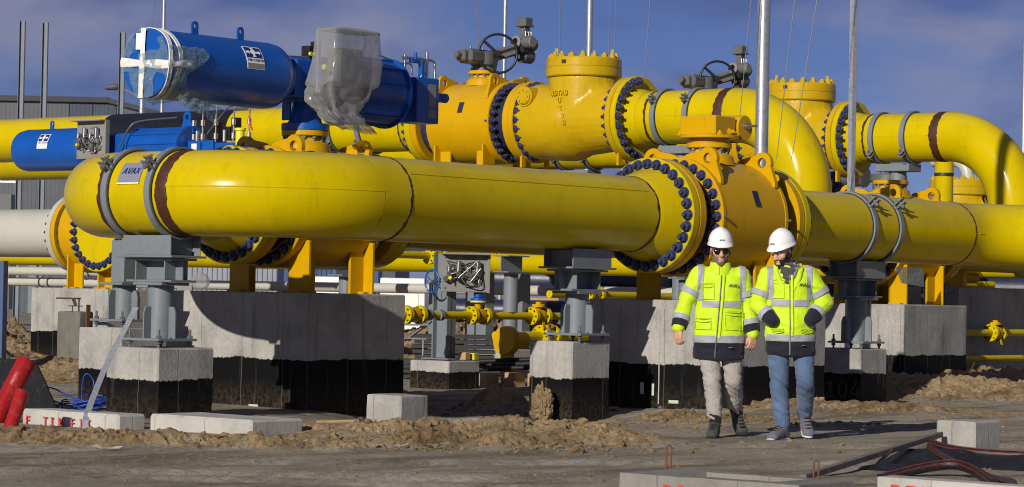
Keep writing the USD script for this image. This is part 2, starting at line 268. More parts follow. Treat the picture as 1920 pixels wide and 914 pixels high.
# concrete: pores, stains, drips; bitumen coat on the foot up to a given height
def concrete(name, col, coat_z=None, grime=0.6, edge=0.013, drip=0.3):
    c = np.array(col)
    nodes = {'g': ('geometry', {}), 'mp': ('mapping', {'scale': (9, 9, 0.7)}),
             'n': ('noise_texture', {'scale': 2.2, 'detail': 7.0, 'roughness': 0.62}), 'n2': ('noise_texture', {'scale': 26.0, 'detail': 6.0, 'roughness': 0.7}),
             's': ('noise_texture', {'scale': 1.0, 'detail': 4.0, 'roughness': 0.55}), 'v': ('voronoi_texture', {'scale': 38.0}),
             'r': ('rgb_ramp', {'ramp': [(0.30, tuple(c * 0.62)), (0.42, tuple(c * 0.88)), (0.55, tuple(c)), (0.72, tuple(c * 1.14))]}),
             'sm': ('map_range', {'from_min': 0.56, 'from_max': 0.74, 'to_min': 0.0, 'to_max': grime, 'clamp': True}), 'm1': ('mix_color', {'b': tuple(c * 0.38)}),
             'n2m': ('map_range', {'from_min': 0.35, 'from_max': 0.7, 'to_min': 0.86, 'to_max': 1.08}), 'mul': ('mix_color', {'blend_type': 'multiply', 'fac': 1.0}),
             'pm': ('map_range', {'from_min': 0.04, 'from_max': 0.10, 'to_min': 0.75, 'to_max': 0.0, 'clamp': True}), 'pn': ('math', {'math_type': 'greater_than', 'value2': 0.60}), 'pf': ('math', {'math_type': 'multiply'}),
             'm2': ('mix_color', {'b': tuple(c * 0.25)}), 'b': ('bump', {'strength': 0.5, 'distance': 0.012}), 'p': ('principled_bsdf', {'roughness': 0.85, 'specular_ior_level': 0.12})}
    links = [('g.position', 'n.vector'), ('g.position', 'n2.vector'), ('g.position', 'v.vector'), ('g.position', 'mp.vector'), ('mp.vector', 's.vector'), ('n.fac', 'r.fac'), ('s.fac', 'sm.value'), ('sm.result', 'm1.fac'), ('r.color', 'm1.a'),
             ('n2.fac', 'n2m.value'), ('m1.result', 'mul.a'), ('n2m.result', 'mul.b'), ('v.distance', 'pm.value'), ('n.fac', 'pn.value1'), ('pm.result', 'pf.value1'), ('pn.value', 'pf.value2'), ('pf.value', 'm2.fac'), ('mul.result', 'm2.a'), ('n2.fac', 'b.height'), ('b.normal', 'p.normal')]
    if coat_z is None:
        links.append(('m2.result', 'p.base_color'))
    else:
        nodes.update({'sx': ('separate_xyz', {}), 'w': ('math', {'math_type': 'multiply_add', 'value2': edge * 4, 'value3': -edge * 2}), 'zz': ('math', {'math_type': 'add'}), 'w2': ('math', {'math_type': 'multiply_add', 'value2': 0.10, 'value3': -0.05}), 'z0': ('math', {'math_type': 'add'}),
                      'cm': ('map_range', {'from_min': coat_z - 0.004, 'from_max': coat_z + 0.004, 'to_min': 1.0, 'to_max': 0.0, 'clamp': True}),
                      'fl': ('map_range', {'from_min': 0.60, 'from_max': 0.66, 'to_min': 0.0, 'to_max': drip, 'clamp': True}), 'bc': ('mix_color', {'a': (0.005, 0.005, 0.0055), 'b': (0.07, 0.066, 0.06)}),
                      'm3': ('mix_color', {}), 'rm': ('map_range', {'from_min': 0, 'from_max': 1, 'to_min': 0.85, 'to_max': 0.5})})
        links += [('g.position', 'sx.vector'), ('n2.fac', 'w.value1'), ('n.fac', 'w2.value1'), ('sx.z', 'z0.value1'), ('w2.value', 'z0.value2'), ('z0.value', 'zz.value1'), ('w.value', 'zz.value2'), ('zz.value', 'cm.value'), ('s.fac', 'fl.value'), ('fl.result', 'bc.fac'),
                  ('m2.result', 'm3.a'), ('bc.result', 'm3.b'), ('cm.result', 'm3.fac'), ('m3.result', 'p.base_color'), ('cm.result', 'rm.value'), ('rm.result', 'p.roughness')]
    out = [l[0] for l in links if l[1] == 'p.base_color'][0]; links = [l for l in links if l[1] not in ('p.base_color', 'b.height')]
    nodes.update({'jx': ('separate_xyz', {}), 'ja': ('math', {'math_type': 'add'}), 'jm': ('math', {'math_type': 'multiply', 'value2': 1 / 0.61}), 'jf': ('math', {'math_type': 'fraction'}), 'js': ('math', {'math_type': 'subtract', 'value2': 0.5}), 'jb': ('math', {'math_type': 'absolute'}),
        'jr': ('map_range', {'from_min': 0.006, 'from_max': 0.011, 'to_min': 0.5, 'to_max': 0.0, 'clamp': True}), 'jc': ('mix_color', {'b': tuple(c * 0.35)}), 'jh': ('math', {'math_type': 'subtract'}),
        'mz': ('map_range', {'from_min': 0.0, 'from_max': 0.30, 'to_min': 0.22, 'to_max': 0.0, 'clamp': True}), 'mq': ('map_range', {'from_min': 0.40, 'from_max': 0.62, 'to_min': 0.0, 'to_max': 1.0, 'clamp': True}), 'mm': ('math', {'math_type': 'multiply'}), 'md': ('mix_color', {'b': (0.20, 0.145, 0.085)})})
    links += [('g.position', 'jx.vector'), ('jx.x', 'ja.value1'), ('jx.y', 'ja.value2'), ('ja.value', 'jm.value1'), ('jm.value', 'jf.value1'), ('jf.value', 'js.value1'), ('js.value', 'jb.value1'), ('jb.value', 'jr.value'), ('jr.result', 'jc.fac'), (out, 'jc.a'), ('n2.fac', 'jh.value1'), ('jr.result', 'jh.value2'), ('jh.value', 'b.height'),
              ('jx.z', 'mz.value'), ('n2.fac', 'mq.value'), ('mz.result', 'mm.value1'), ('mq.result', 'mm.value2'), ('mm.value', 'md.fac'), ('jc.color' if False else 'jc.result', 'md.a'), ('md.result', 'p.base_color')]
    mat(name, nodes, links, 'p.BSDF')
CON = (0.37, 0.36, 0.335)
concrete('concrete_plinth', CON, 0.50); concrete('concrete_pedestal', CON, 0.36, grime=0.4); concrete('concrete_small', CON, 0.22, grime=0.25); concrete('concrete_bare', (0.37, 0.36, 0.335), grime=0.2)
concrete('concrete_kerb', (0.50, 0.49, 0.455), grime=0.15); concrete('concrete_dark', (0.17, 0.16, 0.14), grime=0.5); concrete('concrete_slab', (0.26, 0.25, 0.225), grime=0.3)
# earth
def earth(name, dark, mid, pale, sc=1.0, flat=None, bump=0.9):
    nodes = {'g': ('geometry', {}), 'n': ('noise_texture', {'scale': 0.9 * sc, 'detail': 9.0, 'roughness': 0.62}), 'n2': ('noise_texture', {'scale': 14.0 * sc, 'detail': 8.0, 'roughness': 0.72}), 'n3': ('noise_texture', {'scale': 70.0 * sc, 'detail': 4.0, 'roughness': 0.7}),
             'mp': ('mapping', {'rotation': (0, 0, math.radians(50.5)), 'scale': (0.35, 2.6, 1.0)}), 'tr': ('noise_texture', {'scale': 1.1 * sc, 'detail': 6.0, 'roughness': 0.6}), 
             'r': ('rgb_ramp', {'ramp': [(0.3, dark), (0.5, mid), (0.72, pale)]}), 'r2': ('rgb_ramp', {'ramp': [(0.32, (0.55, 0.55, 0.55)), (0.5, (0.95, 0.95, 0.95)), (0.7, (1.25, 1.22, 1.18))]}),
             'r3': ('rgb_ramp', {'ramp': [(0.36, (0.58, 0.57, 0.56)), (0.52, (1, 1, 1)), (0.7, (1.2, 1.2, 1.17))]}),
             'a': ('mix_color', {'blend_type': 'multiply', 'fac': 0.85}), 'c': ('mix_color', {'blend_type': 'multiply', 'fac': 0.9}),
             'h': ('math', {'math_type': 'multiply_add', 'value2': 0.35}), 'b': ('bump', {'strength': bump, 'distance': 0.045}), 'p': ('principled_bsdf', {'roughness': 0.92, 'specular_ior_level': 0.12})}
    links = [('g.position', 'n.vector'), ('g.position', 'n2.vector'), ('g.position', 'n3.vector'), ('g.position', 'mp.vector'), ('mp.vector', 'tr.vector'), ('n.fac', 'r.fac'), ('n2.fac', 'r2.fac'), ('tr.fac', 'r3.fac'), ('r.color', 'a.a'), ('r2.color', 'a.b'), ('a.result', 'c.a'), ('r3.color', 'c.b'), ('c.result', 'p.base_color'),
             ('n3.fac', 'h.value1'), ('n2.fac', 'h.value3'), ('h.value', 'b.height'), ('b.normal', 'p.normal')]
    mat(name, nodes, links, 'p.BSDF')
earth('ground_dirt', (0.22, 0.185, 0.135), (0.335, 0.292, 0.23), (0.43, 0.39, 0.325))
earth('soil_brown', (0.18, 0.125, 0.066), (0.32, 0.23, 0.13), (0.44, 0.33, 0.20), sc=1.4)
# cloth, skin, plastics
def cloth(name, col, rough=0.85, var=0.12, wr=0.6, scale=9.0, emis=None):
    c = np.array(col)
    mat(name, {'g': ('texture_coordinate', {}), 'n': ('noise_texture', {'scale': scale, 'detail': 5.0, 'roughness': 0.6, 'distortion': 0.6}), 'n2': ('noise_texture', {'scale': 3.0, 'detail': 3.0}),
               'r': ('rgb_ramp', {'ramp': [(0.3, tuple(c * (1 - var))), (0.5, tuple(c)), (0.7, tuple(np.minimum(c * (1 + var), 0.97)))]}), 'b': ('bump', {'strength': wr, 'distance': 0.02}),
               'p': ('principled_bsdf', {'roughness': rough, 'sheen_weight': 0.15, 'specular_ior_level': 0.25})},
        [('g.object', 'n.vector'), ('g.object', 'n2.vector'), ('n2.fac', 'r.fac'), ('r.color', 'p.base_color'), ('n.fac', 'b.height'), ('b.normal', 'p.normal')], 'p.BSDF')
cloth('hi_vis', (0.53, 0.74, 0.016), 0.6, 0.05, 0.45, 7)
cloth('navy_cloth', (0.010, 0.012, 0.022), 0.8, 0.15, 0.5, 8)
cloth('reflective', (0.33, 0.34, 0.38), 0.5, 0.1, 0.25, 7)
cloth('trouser_grey', (0.36, 0.335, 0.315), 0.85, 0.1, 0.7, 14)
cloth('jeans_blue', (0.085, 0.135, 0.235), 0.85, 0.3, 0.7, 8)
cloth('scarf_grey', (0.075, 0.075, 0.085), 0.9, 0.2, 0.9, 16)
cloth('hood_grey', (0.20, 0.20, 0.21), 0.9, 0.1, 0.6, 12)
cloth('boot_leather', (0.055, 0.052, 0.042), 0.7, 0.3, 0.4, 12)
cloth('boot_dark', (0.014, 0.014, 0.014), 0.7, 0.2, 0.4, 12)
cloth('shoe_grey', (0.13, 0.125, 0.15), 0.75, 0.15, 0.3, 20)
cloth('sole_white', (0.55, 0.55, 0.54), 0.7, 0.1, 0.1, 12)
cloth('hair_black', (0.010, 0.008, 0.007), 0.7, 0.3, 0.9, 60)
cloth('beard_grey', (0.20, 0.125, 0.09), 0.8, 0.4, 0.9, 60)
mat('skin', {'g': ('texture_coordinate', {}), 'n': ('noise_texture', {'scale': 12.0, 'detail': 3.0}), 'r': ('rgb_ramp', {'ramp': [(0.3, (0.50, 0.26, 0.17)), (0.7, (0.60, 0.34, 0.24))]}), 'p': ('principled_bsdf', {'roughness': 0.5, 'subsurface_weight': 0.12, 'subsurface_scale': 0.01})},
    [('g.object', 'n.vector'), ('n.fac', 'r.fac'), ('r.color', 'p.base_color')], 'p.BSDF')
paint('helmet_white', (0.80, 0.80, 0.80), 0.3, var=0.03, scale=6, coat=0.3, dirt=(0.6, 0.58, 0.54), dirt_amt=0.2)
paint('lens_black', (0.006, 0.006, 0.007), 0.1, var=0.05)
def film(name, col, thin, rough=0.18, wr=0.9, scale=8.0):
    """crumpled translucent plastic sheet"""
    mat(name, {'g': ('texture_coordinate', {}), 'n': ('noise_texture', {'scale': scale, 'detail': 3.0, 'roughness': 0.5, 'distortion': 1.2}), 'b': ('bump', {'strength': wr, 'distance': 0.04}), 't': ('transparent_bsdf', {'color': (0.93, 0.94, 0.95)}),
               'd': ('principled_bsdf', {'base_color': col, 'roughness': rough, 'specular_ior_level': 0.7}), 'tl': ('translucent_bsdf', {'color': col}), 'dm': ('mix_closure', {'fac': 0.35}), 'f': ('layer_weight', {'blend': 0.35}), 'mr': ('map_range', {'from_min': 0.0, 'from_max': 1.0, 'to_min': 1 - thin, 'to_max': 0.9}), 'm': ('mix_closure', {})},
        [('g.object', 'n.vector'), ('n.fac', 'b.height'), ('b.normal', 'd.normal'), ('b.normal', 'f.normal'), ('f.facing', 'mr.value'), ('mr.result', 'm.fac'), ('t.BSDF', 'm.closure1'), ('d.BSDF', 'dm.closure1'), ('tl.BSDF', 'dm.closure2'), ('dm.closure', 'm.closure2')], 'm.closure')
film('film_clear', (0.48, 0.48, 0.47), 0.62, wr=0.35, scale=4.5, rough=0.12)
film('film_blue', (0.30, 0.43, 0.45), 0.72, rough=0.1, wr=0.8, scale=14.0)
paint('tape_white', (0.68, 0.69, 0.66), 0.45, var=0.1, scale=12, bump=0.4, bscale=25)
# ------------------------------------------------------------------ piping builders
R_P = 0.407                                                     # outer radius of the big pipes
X, Y, Z = np.eye(3)
def pipe_run(p, q, r=R_P, n=56): return cyl(p, q, r, n)
def weld(p, d, w=0.03, r=R_P): 
    d = np.asarray(d, float); p = np.asarray(p, float) - d * w / 2
    return lathe([(0, r - 0.004), (0.003, r + 0.004), (w / 2, r + 0.009), (w - 0.003, r + 0.004), (w, r - 0.004)], p, d, 56)
def ragged_band(p, d, w, seed, r=R_P):
    """bare weld zone with a torn coating edge"""
    rng = np.random.default_rng(seed); n = 120; t = np.arange(n) * 2 * np.pi / n; R = align(d); p = np.asarray(p, float)
    j0 = 0.02 * (meshkit.fbm(np.stack([6 * np.cos(t), 6 * np.sin(t), 0 * t + seed], 1), 4) - 0.5) * 3; j1 = 0.004 * rng.standard_normal(n)
    rows = []
    for k, (s, rr) in enumerate(((0, r - 0.003), (0.1, r + 0.0035), (0.5, r + 0.006), (0.9, r + 0.0035), (1, r - 0.003))):
        x = (-w / 2 + j0) * (1 - s) + (w / 2 + j1) * s
        rows.append(p + rr * (np.cos(t)[:, None] * R[:, 0] + np.sin(t)[:, None] * R[:, 1]) + x[:, None] * R[:, 2])
    v = np.vstack(rows); k = len(rows); i, j = np.meshgrid(np.arange(k - 1), np.arange(n), indexing='ij'); j2 = (j + 1) % n
    q = np.stack([i * n + j, i * n + j2, (i + 1) * n + j2, (i + 1) * n + j], -1).reshape(-1, 4)
    return v, np.vstack([q[:, [0, 1, 2]], q[:, [0, 2, 3]]])
def wn_flange(p, d, r=0.63, t=0.12, hub=0.30):
    """weld-neck flange: face at p, hub running along d"""
    return lathe([(0, 0.36), (0, r - 0.012), (0.012, r), (t - 0.01, r), (t, r - 0.01), (t, 0.515), (t + 0.03, 0.50), (t + hub * 0.8, R_P + 0.03), (t + hub, R_P + 0.004), (t + hub, 0.36)], p, d, 72)
def nut_ring(parent, c, d, r, n, mat='bolt_blue', size=0.052, name='nut', ph=0.0, half=None):
    for i, p in enumerate(ring_pts(c, d, r, n, ph)):
        if half is not None and (p - c) @ np.asarray(half, float) < -0.12 * r: continue
        part(parent, name, hexnut(p, d, size, size * 1.0, 0.035, spin=i * 0.9), mat, smooth=25)
def lug_mesh(c, ax, ang, rad, t=0.055):
    """lifting lug: plate square to the axis ax, standing out of a barrel of radius rad at ang degrees from the vertical"""
    ax = np.asarray(ax, float); side = np.cross(ax, Z); o = Z * math.cos(math.radians(ang)) + side * math.sin(math.radians(ang)); w = np.cross(ax, o)
    base = sg.Polygon([(-0.30, -0.02), (0.30, -0.02), (0.27, 0.03), (0.12, 0.16), (-0.12, 0.16), (-0.27, 0.03)]); poly = base.union(sg.Point(0, 0.13).buffer(0.125)).difference(sg.Point(0, 0.135).buffer(0.058))
    return plate(poly, t, np.asarray(c, float) + o * (rad - 0.04) - ax * t / 2, w, o) if np.dot(np.cross(w, o), ax) > 0 else plate(poly, t, np.asarray(c, float) + o * (rad - 0.04) + ax * t / 2, w, o)
def ball_valve(name, label, ctr, ax, group=None, ends=('n', 'n'), cat_='valve', stem=True, legs=True, plinth_z=1.2, seen=None, wn=(True, True)):
    """full-bore flanged ball valve, axis ax, centre ctr; returns its prim"""
    c = np.asarray(ctr, float); ax = np.asarray(ax, float); sd = np.cross(Z, ax)
    t = thing(name, label, cat_, (c[0], c[1], plinth_z), group=group)
    part(t, 'body', lathe([(-0.65, 0.30), (-0.65, 0.645), (-0.638, 0.66), (-0.59, 0.66), (-0.58, 0.652), (-0.57, 0.655), (0.57, 0.655), (0.58, 0.652), (0.59, 0.66), (0.638, 0.66), (0.65, 0.645), (0.65, 0.30)], c, ax, 80), 'valve_orange')
    for s in (-1, 1):
        part(t, 'end_neck', lathe([(0.64, 0.3), (0.64, 0.50), (0.91, 0.50), (0.91, 0.3)], c, ax * s, 56), 'tag_dark')
        part(t, 'end_flange', lathe([(0.905, 0.30), (0.905, 0.615), (0.918, 0.63), (1.018, 0.63), (1.03, 0.618), (1.03, 0.30)], c, ax * s, 72), 'valve_orange')
        nut_ring(t, c + ax * s * 0.65, ax * s, 0.582, 28, size=0.050, half=seen)
        if wn[(s + 1) // 2]: nut_ring(t, c + ax * s * 1.155, ax * s, 0.556, 28, size=0.053, half=seen)
        for an in (-30, 30): part(t, 'lifting_lug', lug_mesh(c + ax * s * 0.53, ax, an, 0.655), 'valve_orange')
    if stem:
        part(t, 'stem_neck', lathe([(0.60, 0), (0.60, 0.30), (0.70, 0.27), (0.74, 0.21), (0.80, 0.19), (0.80, 0)], c, Z, 40), 'valve_orange')
        part(t, 'top_flange', lathe([(0.79, 0), (0.79, 0.245), (0.797, 0.255), (0.843, 0.255), (0.85, 0.247), (0.85, 0)], c, Z, 48), 'valve_orange')
        for p in ring_pts(c + Z * 0.79, Z, 0.215, 12, 0.2): part(t, 'bolt', hexnut(p, -Z, 0.026, 0.03, 0.02), 'steel_grey', smooth=25)
    if legs:
        h0 = plinth_z; 
        for s in (-1, 1):
            for q in (-1, 1):
                b = c + ax * s * 0.50 + sd * q * 0.45; b[2] = h0; top = c[2] - 0.36
                part(t, 'leg', cat(bar(b, [b[0], b[1], top], 0.30, 0.05, up=ax) if False else _leg(b, top, ax, sd * q, s)), 'valve_orange')
                part(t, 'leg_base', _obox(b + Z * 0.012, ax, sd, 0.20, 0.20, 0.024), 'valve_orange')
    part(t, 'name_plate', plate(sg.box(-0.05, -0.09, 0.05, 0.09), 0.006, c + ax * 0.05 + sd * -0.655 * math.cos(0.35) + Z * 0.655 * math.sin(0.35), ax, Z * math.cos(0.35) + sd * math.sin(0.35)), 'tag_dark')
    for s in (-0.62, 0.62): part(t, 'vent_plug', cyl(c + ax * s - sd * 0.64, c + ax * s - sd * 0.70, 0.016, 10), 'chrome')
    return t
def _obox(c, ax, sd, lx, ly, lz, ch=0.004):
    return xf(box((-lx / 2, -ly / 2, -lz / 2), (lx / 2, ly / 2, lz / 2), ch), np.stack([ax, sd, np.cross(ax, sd)], 1), c)
def _leg(b, top, ax, sdq, s):
    h = top - b[2]; c = b + Z * h / 2
    return cat(_obox(c, ax, sdq, 0.035, 0.30, h), _obox(c + ax * 0.0 - sdq * 0.0 - ax * s * 0.12, ax, sdq, 0.21, 0.035, h))
def clamp(parent, c, ax, ear_ang, w=0.075, r=R_P, both=True):
    """flat-bar pipe clamp of two halves with bolted ears"""
    ax = np.asarray(ax, float); c = np.asarray(c, float); sd = np.cross(Z, ax)
    part(parent, 'clamp_liner', lathe([(-w * 0.62, r - 0.002), (-w * 0.62, r + 0.012), (w * 0.62, r + 0.012), (w * 0.62, r - 0.002)], c, ax, 64), 'clamp_rubber')
    p = part(parent, 'clamp', lathe([(-w / 2, r + 0.01), (-w / 2, r + 0.034), (w / 2, r + 0.034), (w / 2, r + 0.01)], c, ax, 64), 'steel_grey')
    for a in ([ear_ang, ear_ang + 180] if both else [ear_ang]):
        o = Z * math.sin(math.radians(a)) + sd * math.cos(math.radians(a)); tn = np.cross(ax, o)
        for s in (-1, 1): part(p, 'clamp_ear', _obox(c + o * (r + 0.085) + tn * s * 0.028, o, tn, 0.15, 0.018, w), 'steel_grey')
        part(p, 'clamp_bolt', cat(cyl(c + o * (r + 0.10) - tn * 0.085, c + o * (r + 0.10) + tn * 0.075, 0.014, 10), hexnut(c + o * (r + 0.10) + tn * 0.037, tn, 0.028, 0.024, 0.0), hexnut(c + o * (r + 0.10) - tn * 0.037, -tn, 0.028, 0.024, 0.0)), 'operator_grey', smooth=25)
def support(name, label, c, ax, ztop, pipe_z, r=R_P, clamps=(), ear=40, group='steel pipe supports on concrete pedestals', deck=True):
    """adjustable column support: base plate on anchor bolts, gusseted tube, I-beam, saddle box, clamps"""
    ax = np.asarray(ax, float); sd = np.cross(Z, ax); b = np.array([c[0], c[1], ztop]); t = thing(name, label, 'pipe support', b, group=group)
    up = lambda z: np.array([c[0], c[1], z])
    part(t, 'base_plate', _obox(up(ztop + 0.075), ax, sd, 0.50, 0.50, 0.025), 'steel_grey')
    for i in (-1, 1):
        for j in (-1, 1):
            q = up(ztop) + ax * i * 0.2 + sd * j * 0.2
            part(t, 'anchor_bolt', cat(cyl(q, q + Z * 0.17, 0.013, 8), hexnut(q + Z * 0.0875, Z, 0.028, 0.028, 0), hexnut(q + Z * 0.06, -Z, 0.028, 0.026, 0)), 'operator_grey', smooth=25)
    zb = pipe_z - r - 0.44
    if not deck: part(t, 'packing_block', _obox(up((zb + pipe_z - r) / 2), ax, sd, 0.2, 0.2, pipe_z - r - zb), 'steel_grey')
    part(t, 'column', cyl(up(ztop + 0.0875), up(zb - 0.03), 0.125, 36), 'steel_grey')
    for k in range(4):
        d = rotz(45 * 0 + 90 * k) @ ax; q = up(ztop + 0.0875)
        poly = sg.Polygon([(0.12, 0), (0.215, 0), (0.215, 0.24), (0.19, 0.30), (0.12, 0.30)])
        part(t, 'gusset', plate(poly, 0.016, q - np.cross(d, Z) * 0.008, d, Z), 'steel_grey')
    part(t, 'cap_plate', _obox(up(zb - 0.015), ax, sd, 0.40, 0.36, 0.028), 'steel_grey')
    if deck: part(t, 'beam', cat(_obox(up(zb + 0.012), ax, sd, 0.62, 0.34, 0.022), _obox(up(zb + 0.218), ax, sd, 0.62, 0.34, 0.022), _obox(up(zb + 0.115), ax, sd, 0.60, 0.02, 0.186), _obox(up(zb + 0.115) + ax * 0.2, ax, sd, 0.016, 0.30, 0.186), _obox(up(zb + 0.115) - ax * 0.2, ax, sd, 0.016, 0.30, 0.186)), 'steel_grey')
    if deck: part(t, 'saddle', cat(_obox(up(zb + 0.244), ax, sd, 0.76, 0.46, 0.022), _obox(up(zb + 0.35) + sd * 0.19, ax, sd, 0.66, 0.016, 0.19), _obox(up(zb + 0.35) - sd * 0.19, ax, sd, 0.66, 0.016, 0.19), _obox(up(zb + 0.345) + ax * 0.22, ax, sd, 0.016, 0.36, 0.18), _obox(up(zb + 0.345) - ax * 0.22, ax, sd, 0.016, 0.36, 0.18)), 'steel_grey')
    for k in clamps: clamp(t, up(pipe_z) + ax * k, ax, ear)
    return t
def plinth(name, label, lo, hi, material='concrete_plinth', seed=0, group=None, c=0.014):
    """cast concrete block with slightly uneven faces and edges"""
    m = man(box(lo, hi, c)).refine_to_length(0.16); v, f = _clean(m)
    n = (meshkit.fbm(v * 2.3 + seed, 3) - 0.5) * 0.014 + (meshkit.noise(v * 11 + seed) - 0.5) * 0.006
    v = v + vnormals(v, f) * n[:, None]
    return solo(name, (v, f), material, label, 'concrete block', smooth=30, group=group)
def electric_operator(name, label, top, fwd, group=None):
    """gearbox with handwheel and electric drive standing on a valve's top flange; fwd: the gearbox's long axis"""
    o = np.asarray(top, float); f = np.asarray(fwd, float); s = np.cross(Z, f); t = thing(name, label, 'valve operator', o, group=group)
    P = lambda a, b, z: o + f * a + s * b + Z * z
    part(t, 'mounting_flange', cat(cyl(P(0, 0, 0), P(0, 0, 0.05), 0.20, 32), cyl(P(0, 0, 0.05), P(0, 0, 0.11), 0.17, 32)), 'operator_grey')
    gb = cat(_obox(P(-0.16, 0, 0.215), f, s, 0.66, 0.30, 0.23, 0.05), _obox(P(-0.53, 0, 0.215), f, s, 0.10, 0.2, 0.17, 0.03), bar(P(0.1, -0.1, 0.25), P(0.42, -0.4, 0.38), 0.16, 0.18))
    part(t, 'gearbox', cat(gb, cyl(P(0, 0, 0.08), P(0, 0, 0.30), 0.205, 36, 0.02), cyl(P(-0.68, 0, 0.22), P(-0.5, 0, 0.22), 0.05, 20, 0.008)), 'operator_grey')
    for a in (-0.3, 0.0): part(t, 'lifting_eye', cyl(P(a, 0.02, 0.33), P(a, 0.02, 0.375), 0.02, 10), 'chrome')
    hb = P(-0.02, -0.32, 0.27); R = 0.31; wn = -s * 0.75 - f * 0.66; wn /= np.linalg.norm(wn); A = np.cross(Z, wn); tt = np.linspace(0, 2 * np.pi, 49)
    wp = part(t, 'handwheel', sweep(hb + R * (np.cos(tt)[:, None] * A + np.sin(tt)[:, None] * Z), 0.021, 10, caps=False), 'wheel_black', smooth=60)
    part(wp, 'hub', cat(cyl(hb - wn * 0.05, hb + wn * 0.04, 0.05, 20, 0.006), cyl(hb - wn * 0.28, hb, 0.035, 16)), 'wheel_black')
    for k in range(3):
        g = math.radians(20 + 120 * k); d = math.cos(g) * A + math.sin(g) * Z
        part(wp, 'spoke', bar(hb + d * 0.03, hb + d * (R - 0.01), 0.05, 0.016, up=wn), 'wheel_black')
    c = P(0.42, -0.42, 0.42)
    part(t, 'drive_housing', cat(_obox(c, f, s, 0.20, 0.26, 0.26, 0.03), cyl(c - Z * 0.2, c, 0.09, 24)), 'wheel_black')
    part(t, 'control_head', cyl(c - s * 0.02 + Z * 0.06, c - s * 0.24 + Z * 0.06, 0.105, 28, 0.02), 'operator_grey')
    part(t, 'display', cat(cyl(c - s * 0.24 + Z * 0.06, c - s * 0.26 + Z * 0.06, 0.085, 24), cyl(c - f * 0.10 + Z * 0.06, c - f * 0.135 + Z * 0.06, 0.10, 24, 0.01)), 'cabinet_grey')
    part(t, 'display_glass', cyl(c - f * 0.135 + Z * 0.075, c - f * 0.140 + Z * 0.075, 0.05, 18), 'lens_black')
    part(t, 'motor', cat(cyl(c + f * 0.02 + Z * 0.05, c + f * 0.36 + Z * 0.05, 0.105, 28, 0.03), cyl(c + f * 0.0 - Z * 0.15, c + f * 0.28 - Z * 0.15, 0.115, 28, 0.03)), 'operator_grey')
    part(t, 'junction_box', cat(_obox(c + f * 0.10 + Z * 0.40, f, s, 0.20, 0.19, 0.14, 0.02), _obox(c + f * 0.10 + Z * 0.335, f, s, 0.23, 0.22, 0.03, 0.01), _obox(c + f * 0.10 + Z * 0.22, f, s, 0.12, 0.12, 0.20)), 'operator_grey')
    for k in range(3): part(t, 'cable_gland', cyl(c + f * (0.03 + 0.07 * k) - s * 0.08 + Z * 0.14, c + f * (0.03 + 0.07 * k) - s * 0.08 + Z * 0.24, 0.016, 8), 'chrome')
    return t
